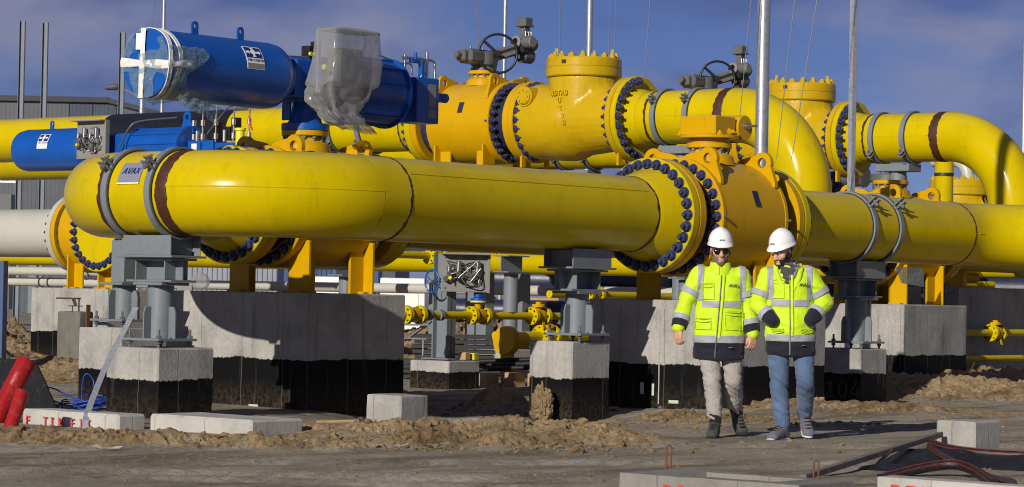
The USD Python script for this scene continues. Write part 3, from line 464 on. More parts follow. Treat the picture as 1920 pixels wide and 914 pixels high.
def check_valve(name, label, ctr, ax, group=None, seen=None, mate=(1,)):
    """cast swing check valve with a bolted top cover"""
    c = np.asarray(ctr, float); ax = np.asarray(ax, float); sd = np.cross(Z, ax); t = thing(name, label, 'check valve', (c[0], c[1], c[2] - 0.7), group=group)
    P = lambda a, b, z: c + ax * a + sd * b + Z * z
    core = [m3.Manifold.batch_hull([ball(P(-0.78, 0, 0), (0.60, 0.60, 0.60), 32), ball(P(-0.2, 0, -0.02), 0.61, 32)]), m3.Manifold.batch_hull([ball(P(-0.1, 0, 0), 0.57, 32), ball(P(0.86, 0, 0), 0.47, 32)]),
            man(cyl(P(0.0, 0, -0.1), P(0.0, 0, 0.72), 0.545, 48)), m3.Manifold.batch_hull([ball(P(0.35, 0, 0.1), 0.42, 24), ball(P(0.05, 0, 0.5), 0.48, 24)])]
    b = m3.Manifold.batch_boolean(core, m3.OpType.Add); b = b.trim_by_plane([float(x) for x in ax], float(c @ ax - 1.0)).trim_by_plane([float(-x) for x in ax], float(-(c @ ax) - 1.0))
    v, f = _clean(b.refine_to_length(0.07)); tm = trimesh.Trimesh(v, f, process=True); trimesh.smoothing.filter_taubin(tm, iterations=14)
    v = tm.vertices + tm.vertex_normals * ((meshkit.fbm(tm.vertices * 5, 3) - 0.5) * 0.012)[:, None]
    part(t, 'body', (v, tm.faces), 'cast_yellow', smooth=60)
    part(t, 'cover', lathe([(0.66, 0), (0.66, 0.575), (0.68, 0.592), (0.80, 0.592), (0.805, 0.582), (0.812, 0.582), (0.817, 0.59), (0.94, 0.59), (0.955, 0.575), (0.955, 0)], c, Z, 72), 'cast_yellow')
    for k, p in enumerate(ring_pts(c + Z * 0.955, Z, 0.51, 18, 0.1)): part(t, 'cover_nut', hexnut(p, Z, 0.052, 0.05, 0.03, spin=k), 'cast_yellow', smooth=25)
    for d in (RT, -RT):
        o = c + Z * 0.95 + d * 0.43; w = np.cross(Z, d)
        part(t, 'lifting_eye', plate(sg.box(-0.05, 0, 0.05, 0.12).union(sg.Point(0, 0.12).buffer(0.052)).difference(sg.Point(0, 0.115).buffer(0.024)), 0.045, o - d * 0.02, w, Z) if np.dot(np.cross(w, Z), d) > 0 else plate(sg.box(-0.05, 0, 0.05, 0.12).union(sg.Point(0, 0.12).buffer(0.052)).difference(sg.Point(0, 0.115).buffer(0.024)), 0.045, o + d * 0.02, w, Z), 'cast_yellow')
    for s in (-1, 1):
        part(t, 'end_flange', lathe([(0.90, 0.3), (0.90, 0.638), (0.912, 0.65), (0.985, 0.65), (0.998, 0.638), (0.998, 0.3)], c, ax * s, 72), 'cast_yellow' if s > 0 else 'valve_orange')
        if s in mate: part(t, 'mating_flange', lathe([(1.006, 0.3), (1.006, 0.638), (1.018, 0.65), (1.09, 0.65), (1.102, 0.638), (1.102, 0.46), (1.30, 0.415), (1.30, 0.3)], c, ax * s, 72), 'pipe_yellow' if s > 0 else 'valve_orange')
        nut_ring(t, c + ax * s * 0.90, -ax * s, 0.575, 26, size=0.054, half=seen)
        if s in mate: nut_ring(t, c + ax * s * 1.102, ax * s, 0.575, 26, size=0.054, half=seen)
        b = c + ax * s * 0.95
        for q in (-1, 1): part(t, 'foot', _obox(b + sd * q * 0.3 - Z * 0.62, ax, sd, 0.04, 0.10, 0.22), 'valve_orange')
    # hinge-pin cap and cast lettering on the side towards the camera
    h = P(-0.72, -0.52, 0.36); part(t, 'hinge_cap', cat(cyl(h + sd * 0.2, h - sd * 0.06, 0.155, 28), cyl(h - sd * 0.05, h - sd * 0.09, 0.125, 28, 0.01), *[cyl(p, p - sd * 0.018, 0.013, 8) for p in ring_pts(h - sd * 0.09, sd, 0.095, 8)]), 'cast_yellow')
    part(t, 'cast_lettering', cat(*[text(s_, 0.075, 0.02, P(-0.18 + dx, -0.545, z), ax, Z) for s_, z, dx in (('ASTAS', 0.36, -0.04), ('U', 0.25, 0.1), ('23', 0.12, 0.06), ('600', 0.0, 0.04), ('WCB', -0.1, 0.03))]), 'cast_yellow')
    part(t, 'name_plate', plate(sg.box(-0.04, -0.03, 0.04, 0.03), 0.006, c + Z * 0.875 + (-0.55 * RT - 0.83 * FW) * 0.589, RT * 0.83 - FW * 0.55, Z), 'tag_dark')
    return t
def elbow(c, r, u, w, a0=0, a1=90, rp=R_P, n=36): return sweep(arc(c, r, a0, a1, n, u, w), rp, 56)
# ------------------------------------------------------------------ front line: valve 1, U-bend, valve 2, run to the right
ZF, ZB = 2.12, 3.96                                            # axis heights of the front and the raised lines
AX0, B1, B2, RE = 17.10, 19.95, 17.0, 1.15
t = thing('yellow_pipe', 'big yellow U-bend pipe in the foreground with a weld-banded elbow', 'pipe', (17.1, 17, 0))
part(t, 'straight_pipe', pipe_run((AX0, 18.80, ZF), (AX0, 18.15, ZF)), 'pipe_yellow')
part(t, 'elbow', elbow((AX0 + RE, 18.15, ZF), RE, -X, -Y), 'pipe_yellow'); part(t, 'elbow', elbow((AX0 + RE, 18.80, ZF), RE, -X, Y), 'pipe_yellow')
part(t, 'straight_pipe', pipe_run((AX0 + RE, 17, ZF), (22.65, 17, ZF)), 'pipe_yellow'); part(t, 'straight_pipe', pipe_run((AX0 + RE, B1, ZF), (19.25, B1, ZF)), 'pipe_yellow')
part(t, 'weld_band', ragged_band((AX0, 18.86, ZF), -Y, 0.10, 3), 'weld_brown'); part(t, 'weld_band', ragged_band((AX0, 18.03, ZF), Y, 0.15, 5), 'weld_brown')
part(t, 'weld_band', ragged_band((18.62, 17, ZF), X, 0.035, 9), 'weld_brown'); part(t, 'weld_band', ragged_band((22.60, 17, ZF), X, 0.04, 11), 'weld_brown')
part(t, 'seam', cat(sweep(arc((AX0 + RE, 18.15, ZF + 0.05), RE + R_P - 0.006, 0, 90, 30, -X, -Y), 0.008, 6), sweep([(18.66, 17 - 0.33, ZF + 0.24), (22.5, 17 - 0.33, ZF + 0.24)], 0.006, 6)), 'pipe_yellow')
part(t, 'flange', wn_flange((23.045, 17, ZF), -X), 'pipe_yellow'); part(t, 'flange', wn_flange((19.565, B1, ZF), -X), 'pipe_yellow')
# name plate bent to the pipe between the clamps
def on_pipe(m, c, r, ang0, s0):
    """(along, around, out) metres to the surface of the B-going pipe at c"""
    v, f = _clean(m); th = ang0 + v[:, 1] / r; rr = r + v[:, 2]
    return np.stack([c[0] - rr * np.cos(th), c[1] - (s0 + v[:, 0]), c[2] + rr * np.sin(th)], 1), f
g = m3.Manifold.cube([0.30, 0.23, 0.006]).refine_to_length(0.03)
p = part(t, 'name_plate', on_pipe(g, (AX0, 18.62, ZF), R_P + 0.003, 0.18, 0.0), 'sign_grey', smooth=40)
g2 = man(text('AVAX', 0.062, 0.004, (0, 0, 0), X, Y, shear=0.25)).refine_to_length(0.03)
part(p, 'lettering', on_pipe(xf(g2, None, (0.035, 0.10, 0.006)), (AX0, 18.62, ZF), R_P + 0.003, 0.18, 0.0), 'sign_navy', smooth=False)
part(p, 'plate_edge', on_pipe(m3.Manifold.cube([0.30, 0.012, 0.004]).translate([0, 0, 0.006]).refine_to_length(0.03), (AX0, 18.62, ZF), R_P + 0.003, 0.18, 0.0), 'sign_white')
v1 = ball_valve('ball_valve', 'amber ball valve under the large blue actuator, mostly hidden by the front elbow', (20.60, B1, ZF), X, group=None)
v2 = ball_valve('ball_valve', 'amber ball valve behind the two men with gearbox on top', (24.08, 17, ZF), X)
t = thing('yellow_pipe', 'dusty yellow pipe running right from the valve behind the men', 'pipe', (25.1, 17, 0))
part(t, 'flange', wn_flange((25.115, 17, ZF), X), 'pipe_yellow'); part(t, 'straight_pipe', pipe_run((25.4, 17, ZF), (29.55, 17, ZF)), 'pipe_yellow')
part(t, 'elbow', elbow((29.55, 17 - RE, ZF), RE, Y, X), 'pipe_yellow'); part(t, 'straight_pipe', pipe_run((29.55 + RE, 17 - RE, ZF), (29.55 + RE, 12.5, ZF)), 'pipe_yellow')
part(t, 'weld_band', ragged_band((29.42, 17, ZF), X, 0.035, 21), 'weld_brown'); part(t, 'seam', sweep([(29.5, 17 - R_P, ZF), (29.9, 16.58, ZF), (30.3, 16.3, ZF)], 0.006, 6), 'pipe_yellow')
t = thing('yellow_pipe', 'short yellow pipe leaving the valve under the large actuator', 'pipe', (22.0, B1, 0))
part(t, 'flange', wn_flange((21.635, B1, ZF), X), 'pipe_yellow'); part(t, 'straight_pipe', pipe_run((21.9, B1, ZF), (27.0, B1, ZF)), 'pipe_yellow')
# gearbox on valve 2
c = np.array([24.08, 17, ZF + 0.85]); t = thing('gearbox', 'amber gear operator with side drum on top of the valve behind the men', 'gearbox', c)
part(t, 'base_flange', cat(cyl(c, c + Z * 0.05, 0.23, 36, 0.005), cyl(c + Z * 0.05, c + Z * 0.085, 0.33, 40, 0.006)), 'valve_orange')
part(t, 'housing', cat(box(c + (-0.20, -0.22, 0.085), c + (0.20, 0.27, 0.30), 0.012), cyl(c + (0, 0, 0.29), c + (0, 0, 0.315), 0.12, 28, 0.004)), 'valve_orange')
part(t, 'input_drum', cat(cyl(c + (0.36, 0.06, 0.19), c + (0.36, -0.24, 0.19), 0.145, 36, 0.008), box(c + (0.18, -0.1, 0.1), c + (0.36, 0.14, 0.28), 0.01)), 'valve_orange')
part(t, 'input_shaft', cat(cyl(c + (0.36, -0.24, 0.21), c + (0.36, -0.29, 0.21), 0.035, 16), cyl(c + (0.36, -0.29, 0.21), c + (0.36, -0.40, 0.21), 0.014, 10)), 'chrome')
for q in ((-0.16, 0.30), (-0.16, -0.26), (0.16, -0.26)): part(t, 'bolt', hexnut(c + (q[0], q[1] * 0.98, 0.085), Z, 0.03, 0.03, 0.015), 'valve_orange', smooth=25)
part(t, 'stop_screw', cat(hexnut(c + (0.08, -0.22, 0.13), -Y, 0.035, 0.03, 0.03), cyl(c + (0.08, -0.20, 0.13), c + (0.08, -0.235, 0.13), 0.045, 16)), 'valve_orange', smooth=25)
# concrete blocks and supports of the front line
plinth('valve_plinth', 'large concrete block with black coated foot behind the front pedestal, valve legs on top', (19.55, 19.0, -0.35), (21.25, 21.0, 1.2), 'concrete_plinth', 1)
plinth('valve_plinth', 'large concrete block with a white drip run, directly behind the men', (23.10, 16.0, -0.3), (25.0, 17.92, 1.2), 'concrete_plinth', 2)
plinth('valve_plinth', 'striped-shadow concrete block right of the men, amber valve legs on top', (31.05, 18.62, -0.2), (32.78, 20.6, 1.2), 'concrete_plinth', 3)
plinth('valve_plinth', 'far left concrete block behind the leaning post', (28.0, 31.4, -0.2), (30.2, 33.25, 1.2), 'concrete_plinth', 4)
plinth('pedestal', 'leftmost low pedestal behind the kerb stones', (16.75, 18.06, -0.2), (17.47, 18.78, 0.655), 'concrete_pedestal', 5)
plinth('pedestal', 'second low pedestal tucked behind the leftmost one', (18.30, 20.30, -0.2), (18.95, 20.96, 0.80), 'concrete_pedestal', 6)
plinth('pedestal', 'low pedestal left of the white-drip block, clod of earth against it', (21.40, 16.80, -0.4), (22.05, 17.38, 0.745), 'concrete_pedestal', 7)
plinth('pedestal', 'low pedestal right of the men with chalk marks on its foot', (26.95, 16.75, -0.2), (27.55, 17.40, 0.655), 'concrete_pedestal', 8)
support('pipe_support', 'grey column support with saddle under the nameplate clamps', (17.10, 18.42), -Y, 0.655, ZF, clamps=(-0.36, 0.24), ear=147)
support('pipe_support', 'grey column support half hidden behind the leftmost one', (18.62, 20.62), X, 0.80, ZF, clamps=(), deck=False)
support('pipe_support', 'grey column support in the middle under the straight front pipe', (21.72, 17.0), X, 0.745, ZF, clamps=())
support('pipe_support', 'grey column support right of the men under two bolted clamps', (27.25, 17.0), X, 0.655, ZF, clamps=(-0.28, 0.32), ear=142)
for i, (a, b, z, w) in enumerate(((19.549, 19.6, -0.02, .14), (23.099, 17.15, .16, .05), (23.099, 17.0, .15, .03), (23.099, 16.72, .075, .13))):
    solo('chalk_mark', box((a - 0.004, b - w / 2, z), (a, b + w / 2, z + (0.035 if w > .1 else 0.13)), 0.002), 'chalk_white', ['chalk dash low on the block left of the cube', 'curved chalk stroke low on the white-drip block', 'short upright chalk stroke on the white-drip block', 'chalk dash low on the white-drip block, right of the strokes'][i], 'chalk mark')
tx = text('104', 0.20, 0.003, (26.946, 17.26, 0.06), -Y, Z, bold=False)
solo('chalk_number', tx, 'chalk_faint', 'chalk number on the black foot right of the men', 'chalk mark')
dr = [box((23.093, 16.915, 0.06), (23.099, 16.93, 1.02), 0.002)] + [box((23.094, 16.93 + k * 0.035, 1.18 - L), (23.099, 16.945 + k * 0.035, 1.10), 0.002) for k, L in ((-3, .2), (-2, .34), (-1, .25), (0, .4), (1, .3), (2, .18))]
solo('cement_drip', cat(*dr), 'concrete_bare', 'pale cement run down the block behind the men', 'cement drip')

# ------------------------------------------------------------------ valve 0 at the far left with its white pipe
VX, VY = 29.05, 32.1; c = np.array([VX, VY, ZF])
t = thing('blind_valve', 'amber valve body with a bolted yellow blind cover at the far left', 'valve', (VX, VY, 1.2))
part(t, 'body', cat(lathe([(-0.75, 0.3), (-0.75, 0.66), (0.95, 0.66), (1.0, 0.64), (1.0, 0.3)], c, Y, 72), lathe([(-0.5, 0), (-0.5, 0.64), (0.55, 0.655), (0.55, 0)], c, -X, 72)), 'valve_orange')
part(t, 'blind_cover', lathe([(0.555, 0), (0.555, 0.625), (0.60, 0.64), (0.66, 0.64), (0.67, 0.625), (0.67, 0.0)], c, -X, 72), 'pipe_yellow')
nut_ring(t, c - X * 0.67, -X, 0.555, 26, size=0.055)
part(t, 'end_neck', lathe([(0.98, 0.3), (0.98, 0.55), (1.10, 0.55), (1.10, 0.3)], c, Y, 56), 'tag_dark'); nut_ring(t, c + Y * 1.0, Y, 0.585, 26, size=0.045)
part(t, 'end_flange', lathe([(1.09, 0.3), (1.09, 0.65), (1.19, 0.65), (1.19, 0.3)], c, Y, 72), 'valve_orange')
part(t, 'mating_flange', lathe([(1.2, 0.3), (1.2, 0.65), (1.31, 0.65), (1.31, 0.5), (1.5, 0.415), (1.5, 0.3)], c, Y, 72), 'white_pipe'); nut_ring(t, c + Y * 1.31, Y, 0.58, 26, size=0.05)
for s in (0.75, -0.5): part(t, 'lifting_lug', lug_mesh(c + Y * s, Y, 26, 0.66), 'valve_orange')
for s, q in ((0.85, -1), (0.1, -1), (-0.35, -1), (0.85, 1), (-0.35, 1)):
    b = c + Y * s + X * q * 0.4; b[2] = 1.2; part(t, 'leg', _leg(b, ZF - 0.36, Y, X * q, 1), 'valve_orange'); part(t, 'leg_base', _obox(b + Z * 0.012, X, Y, 0.22, 0.3, 0.024), 'valve_orange')
part(t, 'stem_neck', lathe([(0.55, 0), (0.55, 0.3), (0.7, 0.22), (0.85, 0.2), (0.85, 0)], c + Y * 0.45, Z, 36), 'valve_orange')
t = thing('white_pipe', 'thick white pipe entering at the left edge above the far block', 'pipe', (VX, VY + 1.4, ZF - R_P))
part(t, 'straight_pipe', pipe_run((VX, VY + 1.45, ZF), (VX, VY + 9, ZF)), 'white_pipe')

# ------------------------------------------------------------------ raised lines at the back
def raised_line(dx, dy, names):
    a = 32.0 + dx; y = lambda b: np.array([a, b + dy, ZB])
    t = thing('yellow_pipe', names[0], 'pipe', (a, 36 + dy, 0))
    part(t, 'straight_pipe', pipe_run(y(46), y(28.4)), 'pipe_yellow'); part(t, 'weld_band', ragged_band(y(28.5), -Y, 0.05, 31), 'weld_brown')
    part(t, 'flange', wn_flange(y(28.065), Y), 'pipe_yellow')
    if not dx: part(t, 'black_sleeve', lathe([(0, R_P - 0.002), (0, R_P + 0.007), (3.25, R_P + 0.007), (3.25, R_P - 0.002)], y(35.75), -Y, 64), 'sleeve_black')
    sup = thing('clamped_support', names[4], 'pipe support', (a, 29.7 + dy, 0), group='tall supports of the raised pipes')
    for b in (30.08, 29.41): clamp(sup, y(b), -Y, 210 if dx else 215, w=0.085)
    _tall(sup, a, 29.75 + dy)
    bv = ball_valve('ball_valve', names[1], y(27.03), -Y, legs=True, plinth_z=3.0, seen=-X, wn=(True, False))
    solo('support_rack', cat(box((a - 0.6, 26.3 + dy, 2.86), (a + 0.6, 27.75 + dy, 2.99)), *[bar((a + i * 0.45, 27.03 + dy + j * 0.5, 0), (a + i * 0.45, 27.03 + dy + j * 0.5, 2.86), 0.2, 0.2) for i in (-1, 1) for j in (-1, 1)]), 'steel_grey', names[6], 'steel rack')
    cv = check_valve('check_valve', names[2], y(24.995), -Y, seen=-X)
    t = thing('yellow_pipe', names[3], 'pipe', (a, 22 + dy, 0))
    e = 22.12
    part(t, 'straight_pipe', pipe_run(y(23.75), y(e)), 'pipe_yellow')
    part(t, 'elbow', elbow((a, e + dy, ZB - 1.22), 1.22, Z, -Y), 'pipe_yellow'); part(t, 'straight_pipe', elbow((a + 0.65, e - 1.22 + dy, ZB - 1.22), 0.65, -X, -Z), 'pipe_yellow')
    part(t, 'weld_band', ragged_band(y(23.52), -Y, 0.05, 33), 'weld_brown'); part(t, 'weld_band', ragged_band(y(e + 0.06), -Y, 0.17, 35), 'weld_brown')
    part(t, 'seam', sweep([y(23.5) - X * (R_P - 0.003), y(e + .15) - X * (R_P - 0.003)], 0.006, 6), 'pipe_yellow')
    sup = thing('clamped_support', names[5], 'pipe support', (a, 23 + dy, 0), group='tall supports of the raised pipes')
    for b in (23.36, 22.76): clamp(sup, y(b), -Y, 150 if not dx else 215, w=0.085)
    _tall(sup, a, 23.06 + dy)
    electric_operator('electric_operator', names[7], y(27.05) + Z * 0.85, X, group=None)
def _tall(sup, a, b):
    part(sup, 'saddle', cat(box((a - 0.2, b - 0.32, ZB - 0.56), (a + 0.2, b + 0.32, ZB - R_P - 0.03))), 'steel_grey')
    part(sup, 'column', cyl((a, b, 0.4), (a, b, ZB - 0.56), 0.14, 28), 'steel_grey'); part(sup, 'base_plate', box((a - 0.3, b - 0.3, 0.36), (a + 0.3, b + 0.3, 0.40)), 'steel_grey'); part(sup, 'footing', box((a - 0.4, b - 0.4, -0.2), (a + 0.4, b + 0.4, 0.36)), 'concrete_bare')
raised_line(0, 0, ('long raised yellow pipe with a black sleeve, behind the blue actuators', 'raised amber ball valve left of the tall check valve, handwheel drive on top', 'large cast yellow check valve with bolted top cover, centre of the picture',
    'raised yellow pipe and down-turning elbow just left of the galvanised mast', 'support with two clamps below the plastic wrapped box', 'support with two clamps right of the central check valve', 'steel frame under the raised ball valve left of the central check valve', 'grey electric drive with black handwheel against the sky, left of the central check valve'))
raised_line(5.5, -0.42, ('second raised yellow pipe, seen below the first at the left edge', 'rear raised ball valve hidden behind the clamped pipe', 'rear cast check valve cover seen behind the galvanised mast',
    'raised yellow pipe with elbow turning down at the right edge', 'rear support whose two clamps show below the central check valve', 'rear support with two clamps right of the square pole', 'steel frame under the rear raised ball valve', 'rear electric drive with handwheel, left of the galvanised mast'))
# ------------------------------------------------------------------ blue actuators
def wrap(m, c, ax, sd, r, a0, s0):
    v, f = _clean(m); th = a0 + v[:, 1] / r; rr = (r + v[:, 2])[:, None]
    return np.asarray(c, float) + np.asarray(ax, float) * (s0 + v[:, 0])[:, None] + rr * (np.cos(th)[:, None] * np.asarray(sd, float) + np.sin(th)[:, None] * Z), f
def placard(t, c, ax, sd, r, a0, s0, strip):
    fine = lambda lo, hi: man(box(lo, hi, 0.0005)).refine_to_length(0.03)
    w = lambda m: wrap(m, c, ax, sd, r, a0, s0)
    p = part(t, 'placard', w(fine((0, 0, 0), (0.26, 0.27, 0.003))), 'sign_white', smooth=40)
    part(p, 'blue_field', w(fine((0.012, 0.125, 0.003), (0.248, 0.258, 0.005))), 'sign_navy', smooth=40)
    arrow = lambda x: sg.Polygon([(x, .178), (x + .038, .178), (x + .038, .166), (x + .066, .19), (x + .038, .214), (x + .038, .202), (x, .202)])
    pic = arrow(0.022).union(arrow(0.172)).union(sg.Point(0.128, 0.195).buffer(0.034)).union(sg.Polygon([(0.10, 0.134), (0.156, 0.134), (0.128, 0.17)])).union(sg.Polygon([(0.106, 0.246), (0.15, 0.246), (0.128, 0.21)]))
    part(p, 'pictogram', w(man(plate(pic, 0.002, (0, 0, 0.005), X, Y)).refine_to_length(0.03)), 'sign_white', smooth=False)
    part(p, 'lettering', w(man(text('PRO CONTROL', 0.027, 0.002, (0.018, 0.085, 0.003), X, Y)).refine_to_length(0.03)), 'sign_navy', smooth=False)
    if strip: part(p, 'grey_strip', w(fine((0.006, 0.006, 0.003), (0.254, 0.065, 0.0045))), 'cabinet_grey', smooth=40)
def actuator(name, label, o, ax, sd, cyl0, cyl1, can0, can1, flat, rcan):
    """gas-over-oil quarter-turn actuator; o: centre of the valve's top flange, ax towards the spring can, sd the side towards the camera"""
    o = np.asarray(o, float); ax = np.asarray(ax, float); sd = np.asarray(sd, float); zc = 0.555; P = lambda a, b, z: o + ax * a + sd * b + Z * z
    t = thing(name, label, 'actuator', o)
    part(t, 'base_flange', lathe([(0.0, 0), (0.0, 0.25), (0.008, 0.26), (0.072, 0.26), (0.08, 0.25), (0.08, 0)], o, Z, 48), 'act_blue')
    part(t, 'pedestal_column', cat(lathe([(0.08, 0), (0.08, 0.195), (0.11, 0.18), (0.37, 0.125), (0.37, 0)], o, Z, 36), _obox(P(-0.19, -0.10, 0.24), ax, sd, 0.03, 0.12, 0.26)), 'act_blue')
    part(t, 'housing', cat(_obox(P(0.12, 0, zc), ax, sd, 0.98, 0.42, 0.42, 0.02), _obox(P(0.0, 0, 0.33), ax, sd, 0.50, 0.30, 0.05, 0.008), _obox(P(0.0, 0, zc + 0.215), ax, sd, 0.5, 0.30, 0.02)), 'act_blue')
    part(t, 'cylinder_neck', cyl(P(cyl1 - 0.05, 0, zc), P(-0.4, 0, zc), 0.24, 40), 'act_blue')
    r = 0.357; L = cyl1 - cyl0
    pr = [(0, 0), (0, r - 0.012), (0.012, r)] if flat else [(0, 0), (0.01, r * 0.45), (0.05, r * 0.75), (0.13, r * 0.95), (0.24, r)]
    pr += [(L - 0.20, r), (L - 0.11, r * 0.965), (L - 0.045, r * 0.87), (L, r * 0.70), (L, 0)]
    part(t, 'cylinder', lathe(pr, P(cyl0, 0, zc), ax, 64), 'act_blue', smooth=40)
    for s in (0.42, 0.80) if not flat else (0.35, 0.70):
        q = P(cyl0 + L * s, 0, zc + r - 0.01)
        part(t, 'lifting_lug', plate(sg.box(-0.045, 0, 0.045, 0.10).union(sg.Point(0, 0.10).buffer(0.045)).difference(sg.Point(0, 0.095).buffer(0.024)), 0.022, q, ax, Z), 'act_blue')
    Lc = can1 - can0; zs = zc - 0.05
    part(t, 'spring_can', lathe([(0, 0), (0, rcan), (0.03, rcan), (0.03, rcan - 0.03), (Lc - 0.04, rcan - 0.03), (Lc - 0.04, rcan), (Lc - 0.01, rcan), (Lc, rcan - 0.02), (Lc, 0)], P(can0, 0, zs), ax, 56), 'act_blue')
    for k in range(12):
        g = 2 * np.pi * k / 12 + 0.2; d = sd * math.cos(g) + Z * math.sin(g)
        part(t, 'rib', bar(P(can0 + 0.03, 0, zs) + d * (rcan - 0.025), P(can1 - 0.04, 0, zs) + d * (rcan - 0.025), 0.014, 0.035, up=d), 'act_blue')
    return t, P, zc
a1, P1, zc = actuator('valve_actuator', 'large blue valve actuator with taped plastic over its round end, top left', (20.60, B1, ZF + 0.85), X, -Y, -2.36, -0.46, 0.60, 1.32, True, 0.40)
P1o = P1
P1 = lambda a, b, z: P1o(a + 0.3, b, z)
placard(a1, P1(0, 0, zc), X, -Y, 0.358, 0.05, -1.55, True)
part(a1, 'hand_pump_box', box(P1(1.36, -0.16, 0.20), P1(1.74, 0.16, 0.72), 0.012), 'act_blue'); part(a1, 'coupling', cat(box(P1(1.0, -0.1, 0.36), P1(1.40, 0.1, 0.66), 0.01)), 'act_blue')
part(a1, 'rod_end', cyl(P1(1.72, 0.03, 0.52), P1(2.02, 0.03, 0.52), 0.055, 24, 0.02), 'act_blue')
for z0, h in ((0.40, 0.26), (0.27, 0.10)): part(a1, 'data_plate', plate(sg.box(0, 0, 0.13, h), 0.003, P1(1.55, 0.161, z0 - 0.01), X, Z), 'cabinet_grey')
parts(a1, 'hydraulic_tube', (sweep(curve([P1(0.75, 0.1, 0.92), P1(1.1, 0.1, 0.86), P1(1.3, 0.1, 0.86), P1(1.33, 0.1, 0.74)]), 0.011, 8), sweep(curve([P1(1.15, 0.1, 0.93), P1(1.65, 0.1, 0.93), P1(1.72, 0.1, 0.86), P1(1.72, 0.1, 0.72)]), 0.014, 8), sweep(curve([P1(1.45, 0.12, 0.90), P1(1.48, 0.12, 0.80), P1(1.46, 0.12, 0.72)]), 0.010, 8)), 'chrome', smooth=60)
parts(a1, 'fitting', (cyl(P1(1.20, 0.1, 0.66), P1(1.20, 0.1, 0.96), 0.018, 12), cyl(P1(1.58, 0.1, 0.7), P1(1.58, 0.1, 1.02), 0.02, 12), *[cyl(P1(x, 0.1, z), P1(x, 0.1, z + 0.03), 0.03, 6) for x in (1.20, 1.58) for z in (0.76, 0.90)]), 'chrome')
part(a1, 'valve_block', cat(box(P1(1.46, 0.07, 0.72), P1(1.52, 0.13, 0.92), 0.008), box(P1(1.30, 0.07, 0.88), P1(1.50, 0.12, 0.925), 0.006), cyl(P1(1.38, 0.1, 0.92), P1(1.38, 0.1, 1.0), 0.022, 10)), 'act_blue')
parts(a1, 'limit_switch', (box(P1(-0.36, -0.03, 0.765), P1(-0.24, 0.09, 0.93), 0.01), box(P1(-0.22, -0.03, 0.765), P1(-0.16, 0.09, 0.99), 0.01)), 'wheel_black')
for dx in (-0.34, -0.27): part(a1, 'indicator', cyl(P1(dx, 0.09, 0.84), P1(dx, 0.115, 0.84), 0.022, 12), 'lamp_yellow')
part(a1, 'pipework', sweep(curve([P1(-0.62, 0.05, 0.79), P1(-0.3, 0.05, 0.80), P1(0.1, 0.0, 0.80)]), 0.012, 8), 'chrome', smooth=60)
# packing on the round end: cross of tape, tape bands and crumpled film
ec = P1(-2.66, 0, zc); t = thing('packing_tape', 'white tape crossed over the round end of the large blue actuator', 'tape', ec)
rng = np.random.default_rng(4)
def strap(p, q, n0, w, bow=0.012, seed=0):
    p, q = np.asarray(p, float), np.asarray(q, float); k = 24; s = np.linspace(0, 1, k)[:, None]; mid = p + (q - p) * s; d = (q - p) / np.linalg.norm(q - p); sd_ = np.cross(d, n0)
    ww = w * (0.5 + 0.08 * np.sin(9 * s + seed) + 0.22 * np.exp(-((s - 0.5) / 0.5) ** 2) * 0 + 0.15 * np.abs(s - 0.5)); rows = np.stack([mid - sd_ * ww, mid + n0 * 0.006 * (1 + np.sin(14 * s + seed)), mid + sd_ * ww], 1) + np.asarray(n0) * bow
    v = rows.reshape(-1, 3); i = np.arange(k - 1)[:, None] * 3; j = np.array([[0, 1]]); a = (i + j).ravel()
    q_ = np.stack([a, a + 1, a + 4, a + 3], 1); return v, np.vstack([q_[:, [0, 1, 2]], q_[:, [0, 2, 3]]])
part(t, 'tape_strip', strap(ec + Y * 0.36 + Z * 0.02, ec - Y * 0.36 - Z * 0.03, -X, 0.075, 0.016, 1), 'tape_white', smooth=60)
part(t, 'tape_strip', strap(ec + Z * 0.36 + Y * 0.02, ec - Z * 0.36 + Y * 0.05, -X, 0.07, 0.022, 3), 'tape_white', smooth=60)
for s, w in ((0.03, 0.05), (0.14, 0.05)):
    v, f = lathe([(s, 0.360), (s + 0.004, 0.368), (s + w / 2, 0.364), (s + w, 0.369), (s + w + 0.004, 0.360)], ec, X, 72); ph = np.arctan2(v[:, 2] - ec[2], v[:, 1] - ec[1]); v = v + X * (0.018 * np.sin(3 * ph + s * 40) + 0.03 * np.cos(ph))[:, None]
    part(t, 'tape_band', (v, f), 'tape_white', smooth=60)
part(t, 'tape_end', strap(ec - Y * 0.37 + X * 0.0 - Z * 0.02, ec - Y * 0.372 + X * 0.30 - Z * 0.0, -Y, 0.06, 0.004, 2), 'tape_white', smooth=60)
def crumple(pts, f, amp, sc, seed):
    n = np.stack([np.abs(meshkit.fbm(pts * sc + 17 * k + seed, 2) - 0.5) * 1.6 - 0.2 for k in range(3)], -1); return pts + amp * 2 * n, f
g = np.linspace(-1, 1, 44); u, w_ = np.meshgrid(g, g); rr = np.sqrt(u ** 2 + w_ ** 2); k = np.maximum(np.abs(u), np.abs(w_)) / np.maximum(rr, 1e-6); q = np.stack([-0.010 - 0.02 * (1 - np.clip(rr * k, 0, 1)), u * k * 0.355, w_ * k * 0.355], -1).reshape(-1, 3) + ec
idx = np.arange(44 * 44).reshape(44, 44); fq = np.stack([idx[:-1, :-1].ravel(), idx[:-1, 1:].ravel(), idx[1:, 1:].ravel(), idx[1:, :-1].ravel()], 1); F = np.vstack([fq[:, [0, 1, 2]], fq[:, [0, 2, 3]]])
keep = meshkit.fbm(q[F].mean(1) * 4 + 3, 2) > 0.40
v, f = crumple(q, F[keep], 0.022, 9, 2)
t2 = thing('plastic_film', 'crumpled bluish plastic film wrapped on the large blue actuator\'s end, torn flap hanging', 'plastic film', ec)
